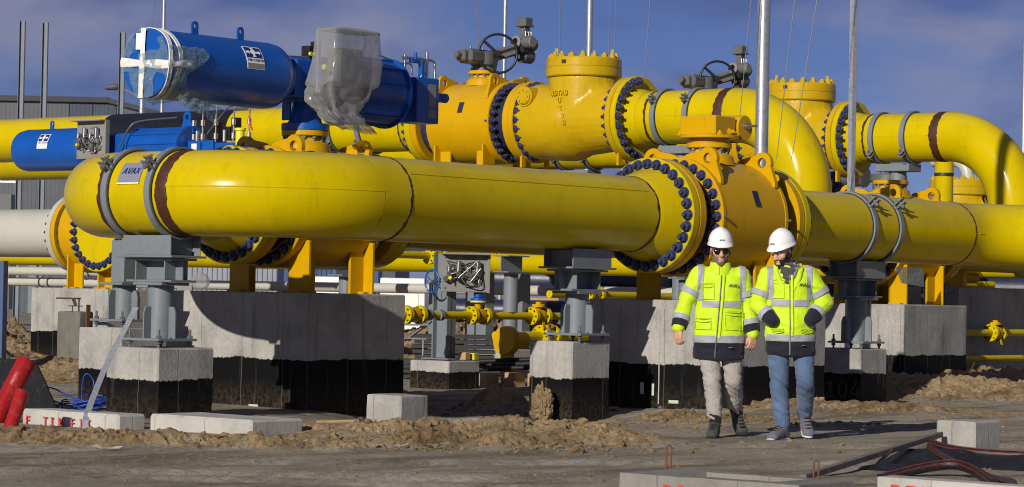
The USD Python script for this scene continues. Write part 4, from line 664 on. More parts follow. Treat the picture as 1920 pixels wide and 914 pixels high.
part(t2, 'end_film', (v, f), 'film_blue', smooth=True)
# flap: a skirt round the near lower side and a hanging tongue
th = np.linspace(-1.75, 0.5, 46); s = np.linspace(0, 1, 16); T, S = np.meshgrid(th, s); wide = 0.30 + 0.10 * np.sin(5 * T) + 0.12 * np.sin(2.1 * T + 1)
q = np.stack([0.02 + S * wide, -np.cos(T) * (0.368 + 0.02 * S), np.sin(T) * (0.368 + 0.05 * S * np.clip(-np.sin(T), 0, 1))], -1).reshape(-1, 3) + ec
idx = np.arange(46 * 16).reshape(16, 46); fq = np.stack([idx[:-1, :-1].ravel(), idx[:-1, 1:].ravel(), idx[1:, 1:].ravel(), idx[1:, :-1].ravel()], 1)
part(t2, 'skirt_film', crumple(q, np.vstack([fq[:, [0, 1, 2]], fq[:, [0, 2, 3]]]), 0.018, 10, 5), 'film_blue', smooth=True)
path = curve([ec + X * 0.22 - Y * 0.24 - Z * 0.26, ec + X * 0.36 - Y * 0.26 - Z * 0.36, ec + X * 0.55 - Y * 0.28 - Z * 0.42, ec + X * 0.72 - Y * 0.28 - Z * 0.47], 20); th = np.linspace(0, 2 * np.pi, 20)
rad = np.linspace(0.05, 0.10, len(path)); q = np.stack([p + (RT * np.cos(th)[:, None] * 0.5 + UP * np.sin(th)[:, None] * 0.8 + FW * np.cos(th)[:, None] * 0.3) * r * (1 + 0.35 * np.sin(3 * th))[:, None] for p, r in zip(path, rad)]).reshape(-1, 3)
n_ = 20; k_ = len(path); idx = np.arange(n_ * k_).reshape(k_, n_); fq = np.stack([idx[:-1, :-1].ravel(), idx[:-1, 1:].ravel(), idx[1:, 1:].ravel(), idx[1:, :-1].ravel()], 1)
part(t2, 'hanging_flap', crumple(q, np.vstack([fq[:, [0, 1, 2]], fq[:, [0, 2, 3]]]), 0.05, 11, 9), 'film_blue', smooth=True)
part(t2, 'delivery_note', plate(sg.box(0, 0, 0.12, 0.17), 0.004, ec - X * 0.02 + Y * 0.13 + Z * 0.14, -Y, Z), 'sign_white')
# control cabinet in a clear plastic bag
cb = np.array([20.37, 19.29, 3.36]); t = thing('control_cabinet', 'dark control cabinet dimly seen inside the plastic bag beside the large blue actuator', 'cabinet', cb)
part(t, 'roof_plate', box(cb + (0, 0, 0.675), cb + (0.70, 0.31, 0.69), 0.003), 'operator_grey'); part(t, 'corner_post', box(cb + (0, 0.27, 0.0), cb + (0.02, 0.29, 0.675), 0.003), 'galvanised')
part(t, 'case', box(cb + (0.16, 0.10, 0.05), cb + (0.56, 0.30, 0.50), 0.03), 'operator_grey'); part(t, 'bracket', box(cb + (0.1, 0.30, 0.1), cb + (0.5, 0.44, 0.4), 0.01), 'act_blue')
part(t, 'gauge', cyl(cb + (0.30, 0.10, 0.42), cb + (0.30, 0.05, 0.42), 0.05, 16), 'wheel_black'); part(t, 'indicator', cyl(cb + (0.05, 0.2, 0.28), cb + (0.02, 0.2, 0.28), 0.03, 12), 'lamp_yellow')
n_, rows = 56, []
secs = [(4.09, .02, .02, 0, 0), (4.085, .30, .12, .0, 0), (4.055, .362, .172, 0, 0), (3.9, .37, .18, 0, 0), (3.7, .39, .20, 0, 0), (3.5, .39, .22, -.02, 0.03), (3.36, .37, .22, -.08, .06), (3.26, .30, .20, -.12, .06), (3.17, .23, .15, -.13, .04), (3.10, .25, .13, -.08, 0), (3.03, .26, .11, .02, -.03), (2.97, .24, .06, .16, -.05)]
Zs = np.array([s[0] for s in secs])
for zq in np.concatenate([np.linspace(4.09, 3.4, 26), np.linspace(3.38, 2.97, 30)]):
    a_, b_, dx, dy = (np.interp(-zq, -Zs, [s[k] for s in secs]) for k in (1, 2, 3, 4)); th = np.arange(n_) * 2 * np.pi / n_; e = 0.22 if zq > 3.45 else 0.6
    cx, cy = np.sign(np.cos(th)) * np.abs(np.cos(th)) ** e, np.sign(np.sin(th)) * np.abs(np.sin(th)) ** e
    fold = 1 + (0.0 if zq > 3.5 else min(1, (3.5 - zq) * 3)) * 0.16 * np.sin(9 * th + 14 * zq)
    rows.append(np.stack([20.71 + dx + a_ * cx * fold, 19.44 + dy + b_ * cy * fold, np.full(n_, zq) - 0.05 * (a_ * cx > 0) * max(0, 3.2 - zq)], 1))
v = np.vstack(rows); k_ = len(rows); idx = np.arange(n_ * k_).reshape(k_, n_); nx = np.roll(idx, -1, 1); fq = np.stack([idx[:-1].ravel(), nx[:-1].ravel(), nx[1:].ravel(), idx[1:].ravel()], 1)
amp = np.interp(v[:, 2], [3.15, 3.45, 4.1], [0.055, 0.012, 0.002])[:, None]; v = v + amp * np.stack([meshkit.fbm(v * 7 + 11 * k, 3) - 0.5 for k in range(3)], -1) * 2
solo('plastic_bag', (v, np.vstack([fq[:, [0, 1, 2]], fq[:, [0, 2, 3]]])), 'film_clear', 'large clear plastic bag pulled over a cabinet on the blue actuator, gathered below', 'plastic bag', smooth=True)
# second actuator on the left valve
a0, P0, zc = actuator('valve_actuator', 'lower blue valve actuator at the left edge with rounded end and instrument panel', (VX, 32.10, ZF + 0.85), -Y, -X, -2.74, -0.84, 0.27, 1.48, False, 0.37)
placard(a0, P0(0, 0, zc), -Y, -X, 0.358, 0.0, -1.92, False)
part(a0, 'tail_box', cat(box(P0(1.52, -0.16, 0.32), P0(2.1, 0.16, 0.62), 0.01), box(P0(2.1, -0.12, 0.36), P0(2.75, 0.12, 0.58), 0.01), box(P0(1.6, 0.16, 0.36), P0(1.85, 0.20, 0.60), 0.006)), 'act_blue')
part(a0, 'end_lug', plate(sg.Polygon([(-.16, 0), (.16, 0), (.06, .28), (-.06, .28)]).union(sg.Point(0, .26).buffer(.09)).difference(sg.Point(0, .26).buffer(.04)), 0.03, P0(1.36, 0.0, zc + 0.2), -Y, Z), 'act_blue')
part(a0, 'data_plate', plate(sg.box(0, 0, 0.12, 0.19), 0.003, P0(1.66, 0.202, 0.38), -Y, Z), 'sign_white')
part(a0, 'valve_cup', cat(cyl(P0(2.65, 0.1, 0.48), P0(2.65, 0.1, 0.78), 0.07, 24, 0.01), cyl(P0(2.65, 0.1, 0.76), P0(2.65, 0.1, 0.80), 0.09, 24)), 'lamp_yellow')
parts(a0, 'hydraulic_tube', (sweep(curve([P0(0.05, 0.3, 0.52), P0(0.28, 0.3, 0.84), P0(0.5, 0.25, 0.96), P0(1.3, 0.2, 1.0)]), 0.014, 8), sweep(curve([P0(1.9, 0.1, 0.72), P0(2.2, 0.1, 1.0), P0(2.4, 0.1, 1.14), P0(2.75, 0.1, 1.16)]), 0.012, 8),
    *[sweep(curve([P0(x, 0.1, 0.6), P0(x, 0.1, 0.95), P0(x + 0.02, 0.1, 1.2)]), 0.014, 8) for x in (2.5, 2.85, 2.1, 1.8)], sweep([P0(2.5, 0.1, 1.1), P0(2.85, 0.1, 1.1)], 0.025, 8)), 'chrome', smooth=60)
parts(a0, 'fitting', (*[cyl(P0(x, 0.1, z), P0(x, 0.1, z + 0.09), 0.035, 8) for x in (1.6, 1.8, 2.1, 2.5, 2.85) for z in (0.64, 0.86)], *[cyl(P0(x, 0.1, 0.6), P0(x, 0.1, 0.78), 0.03, 8) for x in (1.68, 2.3)]), 'chrome')
parts(a0, 'limit_switch', [box(P0(x, -0.1, 0.62), P0(x + 0.1, 0.05, 0.62 + h), 0.01) for x, h in ((1.95, 0.3), (2.25, 0.22), (2.38, 0.36))], 'wheel_black')
part(a0, 'red_tag', sweep(curve([P0(2.86, 0.12, 0.98), P0(2.9, 0.13, 0.86), P0(2.95, 0.13, 0.76)], 10), 0.014, 6), 'red_spray')
def instrument_panel(name, label, o, ax, sd, w, h, seed):
    """sheet-metal panel with gauges, regulators and bent tubing on its face"""
    o, ax, sd = (np.asarray(q, float) for q in (o, ax, sd)); P = lambda a, b, z: o + ax * a + sd * b + Z * z; t = thing(name, label, 'instrument panel', o)
    bx = np.stack([ax, sd, Z], 1)
    def lbox(a, b, c=0.004): return xf(box((np.asarray(a) - o) @ bx, (np.asarray(b) - o) @ bx, c), bx, o)
    part(t, 'back_plate', cat(lbox(P(0, -0.03, 0), P(w, 0, h), 0.004)), 'cabinet_grey'); part(t, 'side_rail', lbox(P(w - 0.02, -0.06, -0.01), P(w + 0.015, 0.03, h), 0.004), 'cabinet_grey')
    part(t, 'hood', lbox(P(0, -0.02, h - 0.02), P(w, 0.14, h), 0.004), 'cabinet_grey')
    rng = np.random.default_rng(seed)
    for k in range(4): part(t, 'regulator', cat(cyl(P(w * (0.15 + 0.2 * k), 0.06, h * 0.52), P(w * (0.15 + 0.2 * k), 0.06, h * (0.66 + 0.14 * (k % 2))), 0.036, 14, 0.006), lbox(P(w * (0.15 + 0.2 * k) - 0.03, 0.01, h * 0.40), P(w * (0.15 + 0.2 * k) + 0.03, 0.09, h * 0.52), 0.005)), 'chrome')
    for k in range(3): part(t, 'gauge', cat(cyl(P(w * (0.08 + 0.28 * k), 0.03, h * 0.34), P(w * (0.08 + 0.28 * k), 0.09, h * 0.34), 0.035, 16)), 'chrome' if k != 1 else 'wheel_black')
    for k in range(9):
        p = [P(rng.uniform(0.08, 0.9) * w, rng.uniform(0.03, 0.10), rng.uniform(0.15, 0.8) * h) for _ in range(4)]
        part(t, 'tube', sweep(curve(p, 24), 0.009, 7), 'chrome' if k % 3 else 'wheel_black', smooth=60)
    part(t, 'indicator', cyl(P(w * 0.16, 0.08, h * 0.36), P(w * 0.16, 0.11, h * 0.36), 0.022, 12), 'lamp_yellow')
    for q in ((.05, .05), (w - .06, .05), (.05, h - .06), (w - .06, h - .06)): part(t, 'bolt', hexnut(P(q[0], 0, q[1]), sd, 0.012, 0.01, 0.004), 'chrome', smooth=25)
    return t
instrument_panel('instrument_station', 'grey instrument panel with tubing between the blue cylinder and spring can at left', P0(-0.84, 0.42, 0.36), -Y, -X, 0.72, 0.63, 3)
# ------------------------------------------------------------------ the two men
def person(label, loc, yaw, J, kind, seed):
    """J: joints in the person's own frame (x to the picture's right, y away from the camera, z up)"""
    R = rotz(math.degrees(YAW) - 90 + yaw); loc = np.asarray(loc, float); t = thing('person', label, 'person', loc)
    L = lambda m: xf(m, R, loc)
    A = lambda k: np.asarray(J[k], float)
    rng = np.random.default_rng(seed)
    def put(parent, name, m, mat, smooth=True, **k): return part(parent, name, L(m), mat, smooth=smooth, **k)
    # skin: one body surface from head to feet with arms and hands
    hd, chn, nk, ch, pv = A('head'), A('chin'), A('neck'), A('chest'), A('pelvis')
    F = A('face') / np.linalg.norm(A('face')); S = np.cross(F, Z); S /= np.linalg.norm(S); U = np.cross(S, F)
    h = lambda a, b, c: hd + S * a + F * b + U * c                     # head frame: left-right, forward, up
    head = [m3.Manifold.batch_hull([ball(h(0, -0.015, 0.035), (0.078, 0.092, 0.085), 24), ball(h(0, 0.035, -0.05), (0.058, 0.055, 0.055), 20)]), m3.Manifold.batch_hull([ball(h(0, 0.035, -0.05), 0.056, 18), ball(h(0, 0.062, -0.098), 0.030, 14)]),
            m3.Manifold.batch_hull([ball(h(0, 0.088, 0.012), 0.013), ball(h(0, 0.112, -0.034), 0.014), ball(h(0.014, 0.098, -0.036), 0.010), ball(h(-0.014, 0.098, -0.036), 0.010)]),
            m3.Manifold.batch_hull([ball(h(-0.045, 0.07, 0.032), 0.013), ball(h(0.045, 0.07, 0.032), 0.013), ball(h(0, 0.084, 0.028), 0.013)]),
            m3.Manifold.batch_hull([ball(h(-0.020, 0.082, -0.066), 0.008), ball(h(0.020, 0.082, -0.066), 0.008), ball(h(0, 0.090, -0.063), 0.008)]), m3.Manifold.batch_hull([ball(h(-0.017, 0.080, -0.079), 0.009), ball(h(0.017, 0.080, -0.079), 0.009), ball(h(0, 0.088, -0.080), 0.010)])]
    for s in (-1, 1): head += [m3.Manifold.batch_hull([ball(h(0.078 * s, -0.012, 0.008), (0.010, 0.018, 0.024), 12), ball(h(0.074 * s, -0.004, -0.030), 0.010)]), ball(h(0.042 * s, 0.055, -0.02), 0.030)]
    body = head + chain((h(0, -0.02, -0.06), 0.060), (nk, 0.062), (ch + Z * 0.05, 0.10)) + chain((ch, (0.15, 0.10, 0.12)), (pv, (0.15, 0.10, 0.10)))
    for s in 'LR':
        body += chain((A('sh' + s), 0.05), (A('el' + s), 0.042), (A('wr' + s), 0.030)) + chain((A('hip' + s), 0.075), (A('kn' + s), 0.05), (A('an' + s), 0.03), (A('an' + s) + (A('toe' + s) - A('an' + s)) * 0.35, 0.022))
        wr, hn = A('wr' + s), A('hand' + s); d = (hn - wr) / np.linalg.norm(hn - wr); k = A('knk' + s) / np.linalg.norm(A('knk' + s)); k -= d * (k @ d); k /= np.linalg.norm(k); a = np.cross(d, k)   # k: towards the back of the hand
        pc = wr + d * 0.045; body.append(m3.Manifold.batch_hull([ball(wr + d * 0.01, 0.027), ball(pc + a * 0.026, 0.019), ball(pc - a * 0.026, 0.019), ball(wr + d * 0.085 + a * 0.032, 0.0135), ball(wr + d * 0.085 - a * 0.028, 0.0125)]))
        for q, (off, ln) in enumerate(((0.031, 0.92), (0.011, 1.0), (-0.010, 0.94), (-0.029, 0.76))):
            b = wr + d * 0.088 + a * off; c1 = b + (d * 0.85 - k * 0.5) * 0.040 * ln; c2 = c1 + (d * 0.25 - k * 0.95) * 0.026 * ln; c3 = c2 + (-d * 0.45 - k * 0.8) * 0.020 * ln
            body += chain((b, 0.0115), (c1, 0.0105), (c2, 0.0095), (c3, 0.0085))
        b = wr + d * 0.03 + a * 0.034; body += chain((b, 0.015), (b + d * 0.035 + a * 0.016 - k * 0.015, 0.0125), (b + d * 0.062 + a * 0.004 - k * 0.03, 0.0105))
    sk = soften(body, 0.012, 5)
    put(t, 'body', sk, 'skin')
    for s in (-1, 1):
        put(t, 'eye', ball(h(0.032 * s, 0.079, 0.008), 0.0125, 16), 'sign_white'); put(t, 'iris', ball(h(0.032 * s + 0.001, 0.0895, 0.006), 0.0055, 10), 'hair_black')
    # beard and hair follow the head
    hm = sk.vertices[sk.faces].mean(1) - hd; la, lb, lc = hm @ S, hm @ F, hm @ U; nn = sk.face_normals
    def shell(sel, off, name, mt):
        f = sk.faces[sel]; u, inv = np.unique(f, return_inverse=True)
        if len(u): put(t, name, (sk.vertices[u] + sk.vertex_normals[u] * (off + 0.004 * rng.standard_normal(len(u)))[:, None] if False else sk.vertices[u] + sk.vertex_normals[u] * off, inv.reshape(-1, 3)), mt)
    near = np.linalg.norm(hm - F * 0.0, axis=1) < 0.17
    shell(near & (lc < -0.045) & (lc > -0.14) & (lb > -0.02) & ~((lc > -0.090) & (lc < -0.058) & (np.abs(la) < 0.024) & (lb > 0.06)) & ~((np.abs(la) < 0.020) & (lc > -0.058)) | near & (np.abs(la) > 0.052) & (lc < 0.0) & (lb > -0.02) & (lb < 0.05) & (lc > -0.1), 0.006, 'beard', 'beard_grey' if kind == 1 else 'hair_black')
    shell(near & (lc > -0.06) & (lb < -0.03) | near & (lc > 0.05), 0.007, 'hair', 'hair_black')
    if kind == 2: put(t, 'eyebrow', cat(*[m3.Manifold.batch_hull([ball(h(0.016 * s, 0.092, 0.030), 0.005), ball(h(0.050 * s, 0.078, 0.030), 0.005)]) for s in (-1, 1)]), 'hair_black')
    # helmet: shell with brim, ridge and harness band
    hb = hd + U * 0.066 - F * 0.010; tilt = np.stack([S, F, U], 1)
    k = np.linspace(0, 1, 15); pr = [(0.150 * math.sin(x * np.pi / 2) ** 0.92, math.cos(x * np.pi / 2)) for x in k]
    v, f = lathe([(z, 1.0 * r if r > 1e-6 else 0) for z, r in pr], n=40)
    v = v * np.array([0.107, 0.128, 0.93]); v[:, 1] -= 0.005; ridge = np.exp(-(v[:, 0] / 0.028) ** 2) * np.clip(v[:, 2] / 0.06, 0, 1); v[:, 2] += 0.006 * ridge * (v[:, 1] < 0.09)
    hp = put(t, 'helmet', xf((v, f), tilt, hb), 'helmet_white')
    th = np.arange(48) * 2 * np.pi / 48; front = np.clip(np.sin(th), 0, 1) ** 2; out = []
    for ri, z in ((0.0, 0.012), (0.0, -0.004), (1.0, -0.016), (1.0, -0.010), (0.0, 0.014)):
        w = 0.009 + 0.026 * front; out.append(np.stack([(0.106 + ri * w) * np.cos(th), (0.127 + ri * w) * np.sin(th) - 0.005, z - ri * 0.012 * front], 1))
    vb = np.vstack(out); idx = np.arange(48 * 5).reshape(5, 48); nx = np.roll(idx, -1, 1); fq = np.stack([idx[:-1].ravel(), nx[:-1].ravel(), nx[1:].ravel(), idx[1:].ravel()], 1)
    put(hp, 'brim', xf((vb, np.vstack([fq[:, [0, 1, 2]], fq[:, [0, 2, 3]]])), tilt, hb), 'helmet_white', smooth=50)
    put(hp, 'inner_band', xf(lathe([(-0.03, 0.0), (-0.022, 0.092), (0.01, 0.098), (0.02, 0.0)], n=32), tilt @ np.diag([1, 1.2, 1]), hb), 'wheel_black')
    put(hp, 'badge', xf(box((-0.022, 0.0, 0), (0.022, 0.004, 0.012), 0.001), tilt, hb + F * 0.120 + U * 0.03), 'cabinet_grey', smooth=False)
    if kind == 1:
        g = [m3.Manifold.batch_hull([ball(h(s * 0.020, 0.098, 0.004), 0.014), ball(h(s * 0.050, 0.086, 0.008), 0.016), ball(h(s * 0.046, 0.087, -0.012), 0.014), ball(h(s * 0.026, 0.097, -0.014), 0.012)]) for s in (-1, 1)]
        gl = put(t, 'sunglasses', cat(*g), 'lens_black')
        put(gl, 'frame', cat(bar(h(-0.014, 0.108, 0.014), h(0.014, 0.108, 0.014), 0.007, 0.006), *[bar(h(s * 0.062, 0.078, 0.012), h(s * 0.080, -0.01, 0.014), 0.006, 0.004) for s in (-1, 1)]), 'wheel_black')
    else:
        sc = [m3.Manifold.batch_hull([ball(nk + (0.062 * math.cos(q), 0.060 * math.sin(q), 0.035 + 0.010 * math.sin(3 * q)), (0.034, 0.034, 0.030)), ball(nk + (0.064 * math.cos(q + .5), 0.062 * math.sin(q + .5), 0.035 + 0.010 * math.sin(3 * q + 1.5)), (0.034, 0.034, 0.030))]) for q in np.arange(0, 6.3, 0.5)]
        sc += [m3.Manifold.batch_hull([ball(nk + (-0.055, -0.065, 0.02), 0.026), ball(nk + (0.055, -0.060, 0.02), 0.026), ball(nk + (-0.01, -0.118, -0.10), (0.024, 0.016, 0.03))])]
        sm_ = soften(sc, 0.012, 3); v = sm_.vertices; put(t, 'scarf', (v + sm_.vertex_normals * (0.010 * np.sin(v[:, 2] * 150 + 30 * v[:, 0]))[:, None], sm_.faces), 'scarf_grey')
        put(t, 'hood', soften([m3.Manifold.batch_hull([ball(nk + (0.098 * math.cos(q), 0.090 * math.sin(q), 0.02 + 0.05 * max(0, math.sin(q))), 0.020), ball(nk + (0.098 * math.cos(q + .4), 0.090 * math.sin(q + .4), 0.02 + 0.05 * max(0, math.sin(q + .4))), 0.020)]) for q in np.arange(-0.7, 3.6, 0.4)] + chain((nk + (0.078, -0.06, 0.03), 0.018), (nk + (0.05, -0.105, -0.06), 0.013), (nk + (0.0, -0.118, -0.14), 0.009)), 0.012, 3), 'hood_grey')
    # jacket: torso and sleeves in one shell, cut into yellow top and navy hem, banded with reflective tape
    zt, zh = J['hem_top'], J['hem']; hl, hr = J['hemx']; hc, hw = (hl + hr) / 2, (hr - hl) / 2; cl, cr = J['chestx']; cc, cw = (cl + cr) / 2, (cr - cl) / 2; y0 = ch[1]
    tor = [m3.Manifold.batch_hull([ball((hc, y0, zh + 0.02), (hw, 0.155, 0.03), 28), ball(((hc + cc) / 2, y0, (zh + ch[2]) / 2), (max(hw, cw) * 0.98, 0.165, 0.10), 28)]),
           m3.Manifold.batch_hull([ball(((hc + cc) / 2, y0, (zh + ch[2]) / 2), (max(hw, cw) * 0.98, 0.165, 0.10), 28), ball((cc, y0, ch[2]), (cw, 0.15, 0.12), 28)]),
           m3.Manifold.batch_hull([ball((cc, y0, ch[2]), (cw, 0.15, 0.12), 28), ball(A('shL') + (0.03, 0, -0.01), (0.075, 0.085, 0.075), 20), ball(A('shR') + (-0.03, 0, -0.01), (0.075, 0.085, 0.075), 20), ball(nk - Z * 0.015, (0.09, 0.085, 0.05), 20)]), *chain((nk + Z * -0.02, 0.092), (nk + Z * 0.035, (0.088, 0.085, 0.02)))]
    arms = []
    for s in 'LR':
        sh, el, wr = A('sh' + s), A('el' + s), A('wr' + s); arms += chain((sh, 0.088), (sh + (el - sh) * 0.55, 0.082), (el, 0.074), (el + (wr - el) * 0.55, 0.068), (wr - (wr - el) * 0.02, 0.056 if kind == 1 else 0.048))
    jk = soften(tor + arms, 0.016, 9); v = jk.vertices; nrm = jk.vertex_normals
    # folds: horizontal creases on the sleeves and below the chest
    wri = (meshkit.fbm(np.stack([v[:, 0] * 5, v[:, 1] * 5, v[:, 2] * 16 + 2.5 * v[:, 0]], 1) + seed, 3) - 0.5) * 0.030 + (meshkit.fbm(v * 9 + 5 * seed, 3) - 0.5) * 0.018
    jk = trimesh.Trimesh(v + nrm * wri[:, None], jk.faces, process=False)
    # trim cuffs and hem
    for s in 'LR':
        el, wr = A('el' + s), A('wr' + s); d = (wr - el) / np.linalg.norm(wr - el)
    sl = lambda m, o, n: trimesh.intersections.slice_mesh_plane(m, plane_normal=n, plane_origin=o)
    armsel = lambda m, s: None
    top = sl(jk, (0, 0, zt), (0, 0, 1)); hem = sl(jk, (0, 0, zt), (0, 0, -1))
    # arms below the hem line stay yellow: split the low piece by the torso's sides
    lo_parts = []
    xs = [hl - 0.02, hr + 0.02]
    torso_low = sl(sl(hem, (xs[0], 0, 0), (1, 0, 0)), (xs[1], 0, 0), (-1, 0, 0)); sleeves = [sl(hem, (xs[0], 0, 0), (-1, 0, 0)), sl(hem, (xs[1], 0, 0), (1, 0, 0))]
    put(t, 'jacket', cat(top, *[m for m in sleeves if len(m.faces)]), 'hi_vis'); jp = put(t, 'jacket_hem', torso_low, 'navy_cloth')
    def band(name, m, cuts, mt, off=0.005):
        for o, n in cuts: m = sl(m, o, n)
        if not len(m.faces): return
        q = trimesh.Trimesh(m.vertices, m.faces, process=True); q = (q.vertices + q.vertex_normals * off, q.faces)
        put(t, name, q, mt)
    inner = [((cl + 0.045, 0, 0), (1, 0, 0)), ((cr - 0.045, 0, 0), (-1, 0, 0))]
    for z0, z1 in J['bands']: band('reflective_band', jk, [((0, 0, z0), (0, 0, 1)), ((0, 0, z1), (0, 0, -1)), ((hl + 0.0, 0, 0), (1, 0, 0)), ((hr - 0.0, 0, 0), (-1, 0, 0))] if z1 < 1 else [((0, 0, z0), (0, 0, 1)), ((0, 0, z1), (0, 0, -1))] + inner, 'reflective')
    for x0 in J['straps']: band('reflective_strap', jk, [((x0 - 0.026, 0, 0), (1, 0, 0)), ((x0 + 0.026, 0, 0), (-1, 0, 0)), ((0, 0, J['bands'][1][1]), (0, 0, 1))], 'reflective', 0.0055)
    for s in 'LR':
        sh, el, wr = A('sh' + s), A('el' + s), A('wr' + s); sgn = -1 if s == 'L' else 1
        arm = soften(chain((sh, 0.089), (sh + (el - sh) * 0.55, 0.083), (el, 0.075), (el + (wr - el) * 0.55, 0.069), (wr - (wr - el) * 0.02, 0.057 if kind == 1 else 0.049)), 0.016, 6)
        d = (el - sh) / np.linalg.norm(el - sh); f_ = (wr - el) / np.linalg.norm(wr - el); lf = np.linalg.norm(wr - el)
        q = sh + (el - sh) * 0.62; band('sleeve_band', arm, [(q - d * 0.026, d), (q + d * 0.026, -d)], 'reflective', 0.012)
        q = el + f_ * lf * 0.60; band('sleeve_band', arm, [(q - f_ * 0.024, f_), (q + f_ * 0.024, -f_)], 'reflective', 0.011)
        q = el + f_ * lf * 0.80; band('cuff', arm, [(q - f_ * 0.032, f_), (q + f_ * (0.035 if kind == 1 else 0.10), -f_)], 'navy_cloth', 0.010)
    # front: zip, storm flap, pockets, collar, printed mark
    yf = lambda x, z: _front(jk, x, z)
    zx0, zx1 = J['zip']; zip_pts = [(zx0 + (zx1 - zx0) * q, 0, nk[2] - 0.05 - q * (nk[2] - 0.05 - zh - 0.02)) for q in np.linspace(0, 1, 26)]
    zp = np.array([(x, yf(x, z) - 0.003, z) for x, _, z in zip_pts]); put(t, 'zip', sweep(zp, 0.0055, 6), 'cabinet_grey' if kind == 2 else 'operator_grey', smooth=60)
    fl = zp + (0.022, -0.001, 0); put(t, 'storm_flap', sweep(fl[:int(26 * 0.78)], 0.011, 6), 'hi_vis', smooth=60)
    for (px, pz, pw, ph) in J['pockets']:
        c = [(px - pw / 2, pz), (px + pw / 2, pz), (px + pw / 2, pz + ph), (px - pw / 2, pz + ph), (px - pw / 2, pz)]; pts = []
        for (x0, z0), (x1, z1) in zip(c[:-1], c[1:]): pts += [(x0 + (x1 - x0) * q, z0 + (z1 - z0) * q) for q in np.linspace(0, 1, 7)[:-1]]
        put(t, 'pocket_seam', sweep([(x, yf(x, z) - 0.001, z) for x, z in pts], 0.0028, 5), 'hi_vis', smooth=60)
        put(t, 'pocket_flap', cat(*[sweep([(px - pw / 2 + pw * q, yf(px - pw / 2 + pw * q, pz + ph - dz) - 0.003, pz + ph - dz - 0.012 * math.sin(q * np.pi)) for q in np.linspace(0, 1, 9)], 0.004, 5) for dz in (0.0, 0.025)]), 'hi_vis', smooth=60)
    lx, lz = J['logo']; m = text('AVAX', 0.022, 0.004, (lx, 0, lz), X, Z, shear=0.25); q = np.array(m[0]); yy = np.array([yf(a, b) for a, b in q[:, [0, 2]]]); q[:, 1] = yy.min() * 0.5 + yy * 0.5 - 0.006 + q[:, 1]
    put(t, 'printed_mark', (q, m[1]), 'sign_navy', smooth=False)
    lx, lz = J['tag']; put(jp, 'hem_tag', box((lx, yf(lx, lz) - 0.014, lz), (lx + 0.035, yf(lx, lz) + 0.006, lz + 0.007), 0.001), 'red_spray', smooth=False)
    gap, r0, r1, z0, z1 = (0.16, 0.098, 0.088, -0.045, 0.062) if kind == 1 else (0.85, 0.112, 0.128, -0.06, 0.045)
    tt = np.linspace(-np.pi / 2 + gap, 3 * np.pi / 2 - gap, 40); rows = []
    for rr, zq in ((r0, z0), (r0 * .5 + r1 * .5 + .004, (z0 + z1) / 2), (r1, z1), (r1 - 0.004, z1 + 0.006), (r1 - 0.013, z1), (r0 - 0.018, z0)):
        dip = -0.035 * np.clip(-np.sin(tt), 0, 1) ** 2 * (zq > 0) * (2.0 if kind == 2 else 0.6); rows.append(np.stack([nk[0] + rr * np.cos(tt), nk[1] + rr * 0.94 * np.sin(tt) - 0.012, nk[2] + zq + dip + 0.004 * np.sin(5 * tt)], 1))
    v = np.vstack(rows); i = np.arange(40 * 6).reshape(6, 40); j = np.roll(i, -1, 0); q = np.stack([i[:, :-1].ravel(), i[:, 1:].ravel(), j[:, 1:].ravel(), j[:, :-1].ravel()], 1)
    put(t, 'collar', (v, np.vstack([q[:, [0, 1, 2]], q[:, [0, 2, 3]]])), 'hi_vis', smooth=50)
    if kind == 2: put(t, 'lapel', cat(*[soften(chain((nk + (sg_ * 0.112, -0.060, 0.0), (0.020, 0.012, 0.03)), (nk + (sg_ * 0.092, -0.108, -0.07), (0.020, 0.010, 0.03)), (nk + (sg_ * 0.045, -0.128, -0.17), (0.014, 0.008, 0.02))), 0.012, 3) for sg_ in (-1, 1)]), 'hi_vis')
    # trousers
    leg = []
    for s in 'LR':
        hp_, kn, an = A('hip' + s), A('kn' + s), A('an' + s); w = J['legw']
        leg += chain((hp_ + Z * 0.08, 0.115 * w), (hp_ - Z * 0.05, 0.112 * w), (kn + (hp_ - kn) * 0.25, 0.092 * w), (kn, 0.084 * w), (kn + (an - kn) * 0.45, 0.080 * w), (an + (kn - an) * J['cuff'], 0.068 * w))
    leg += [m3.Manifold.batch_hull([ball(A('hipL') + Z * 0.12, 0.11), ball(A('hipR') + Z * 0.12, 0.11)])]
    tr = soften(leg, 0.015, 7); v = tr.vertices; zz = v[:, 2]
    amp = 0.016 + 0.016 * np.exp(-((zz - A('knL')[2]) / 0.10) ** 2) + 0.016 * np.exp(-((zz - 0.22) / 0.09) ** 2)
    cr_ = np.abs(meshkit.fbm(np.stack([v[:, 0] * 6 + 3 * zz, v[:, 1] * 7, zz * 24 + v[:, 0] * 14], 1) + seed * 3, 3) - 0.5) * 2
    put(t, 'trousers', trimesh.Trimesh(v + tr.vertex_normals * ((0.35 - cr_) * amp * 1.1)[:, None], tr.faces, process=False), J['cloth'])
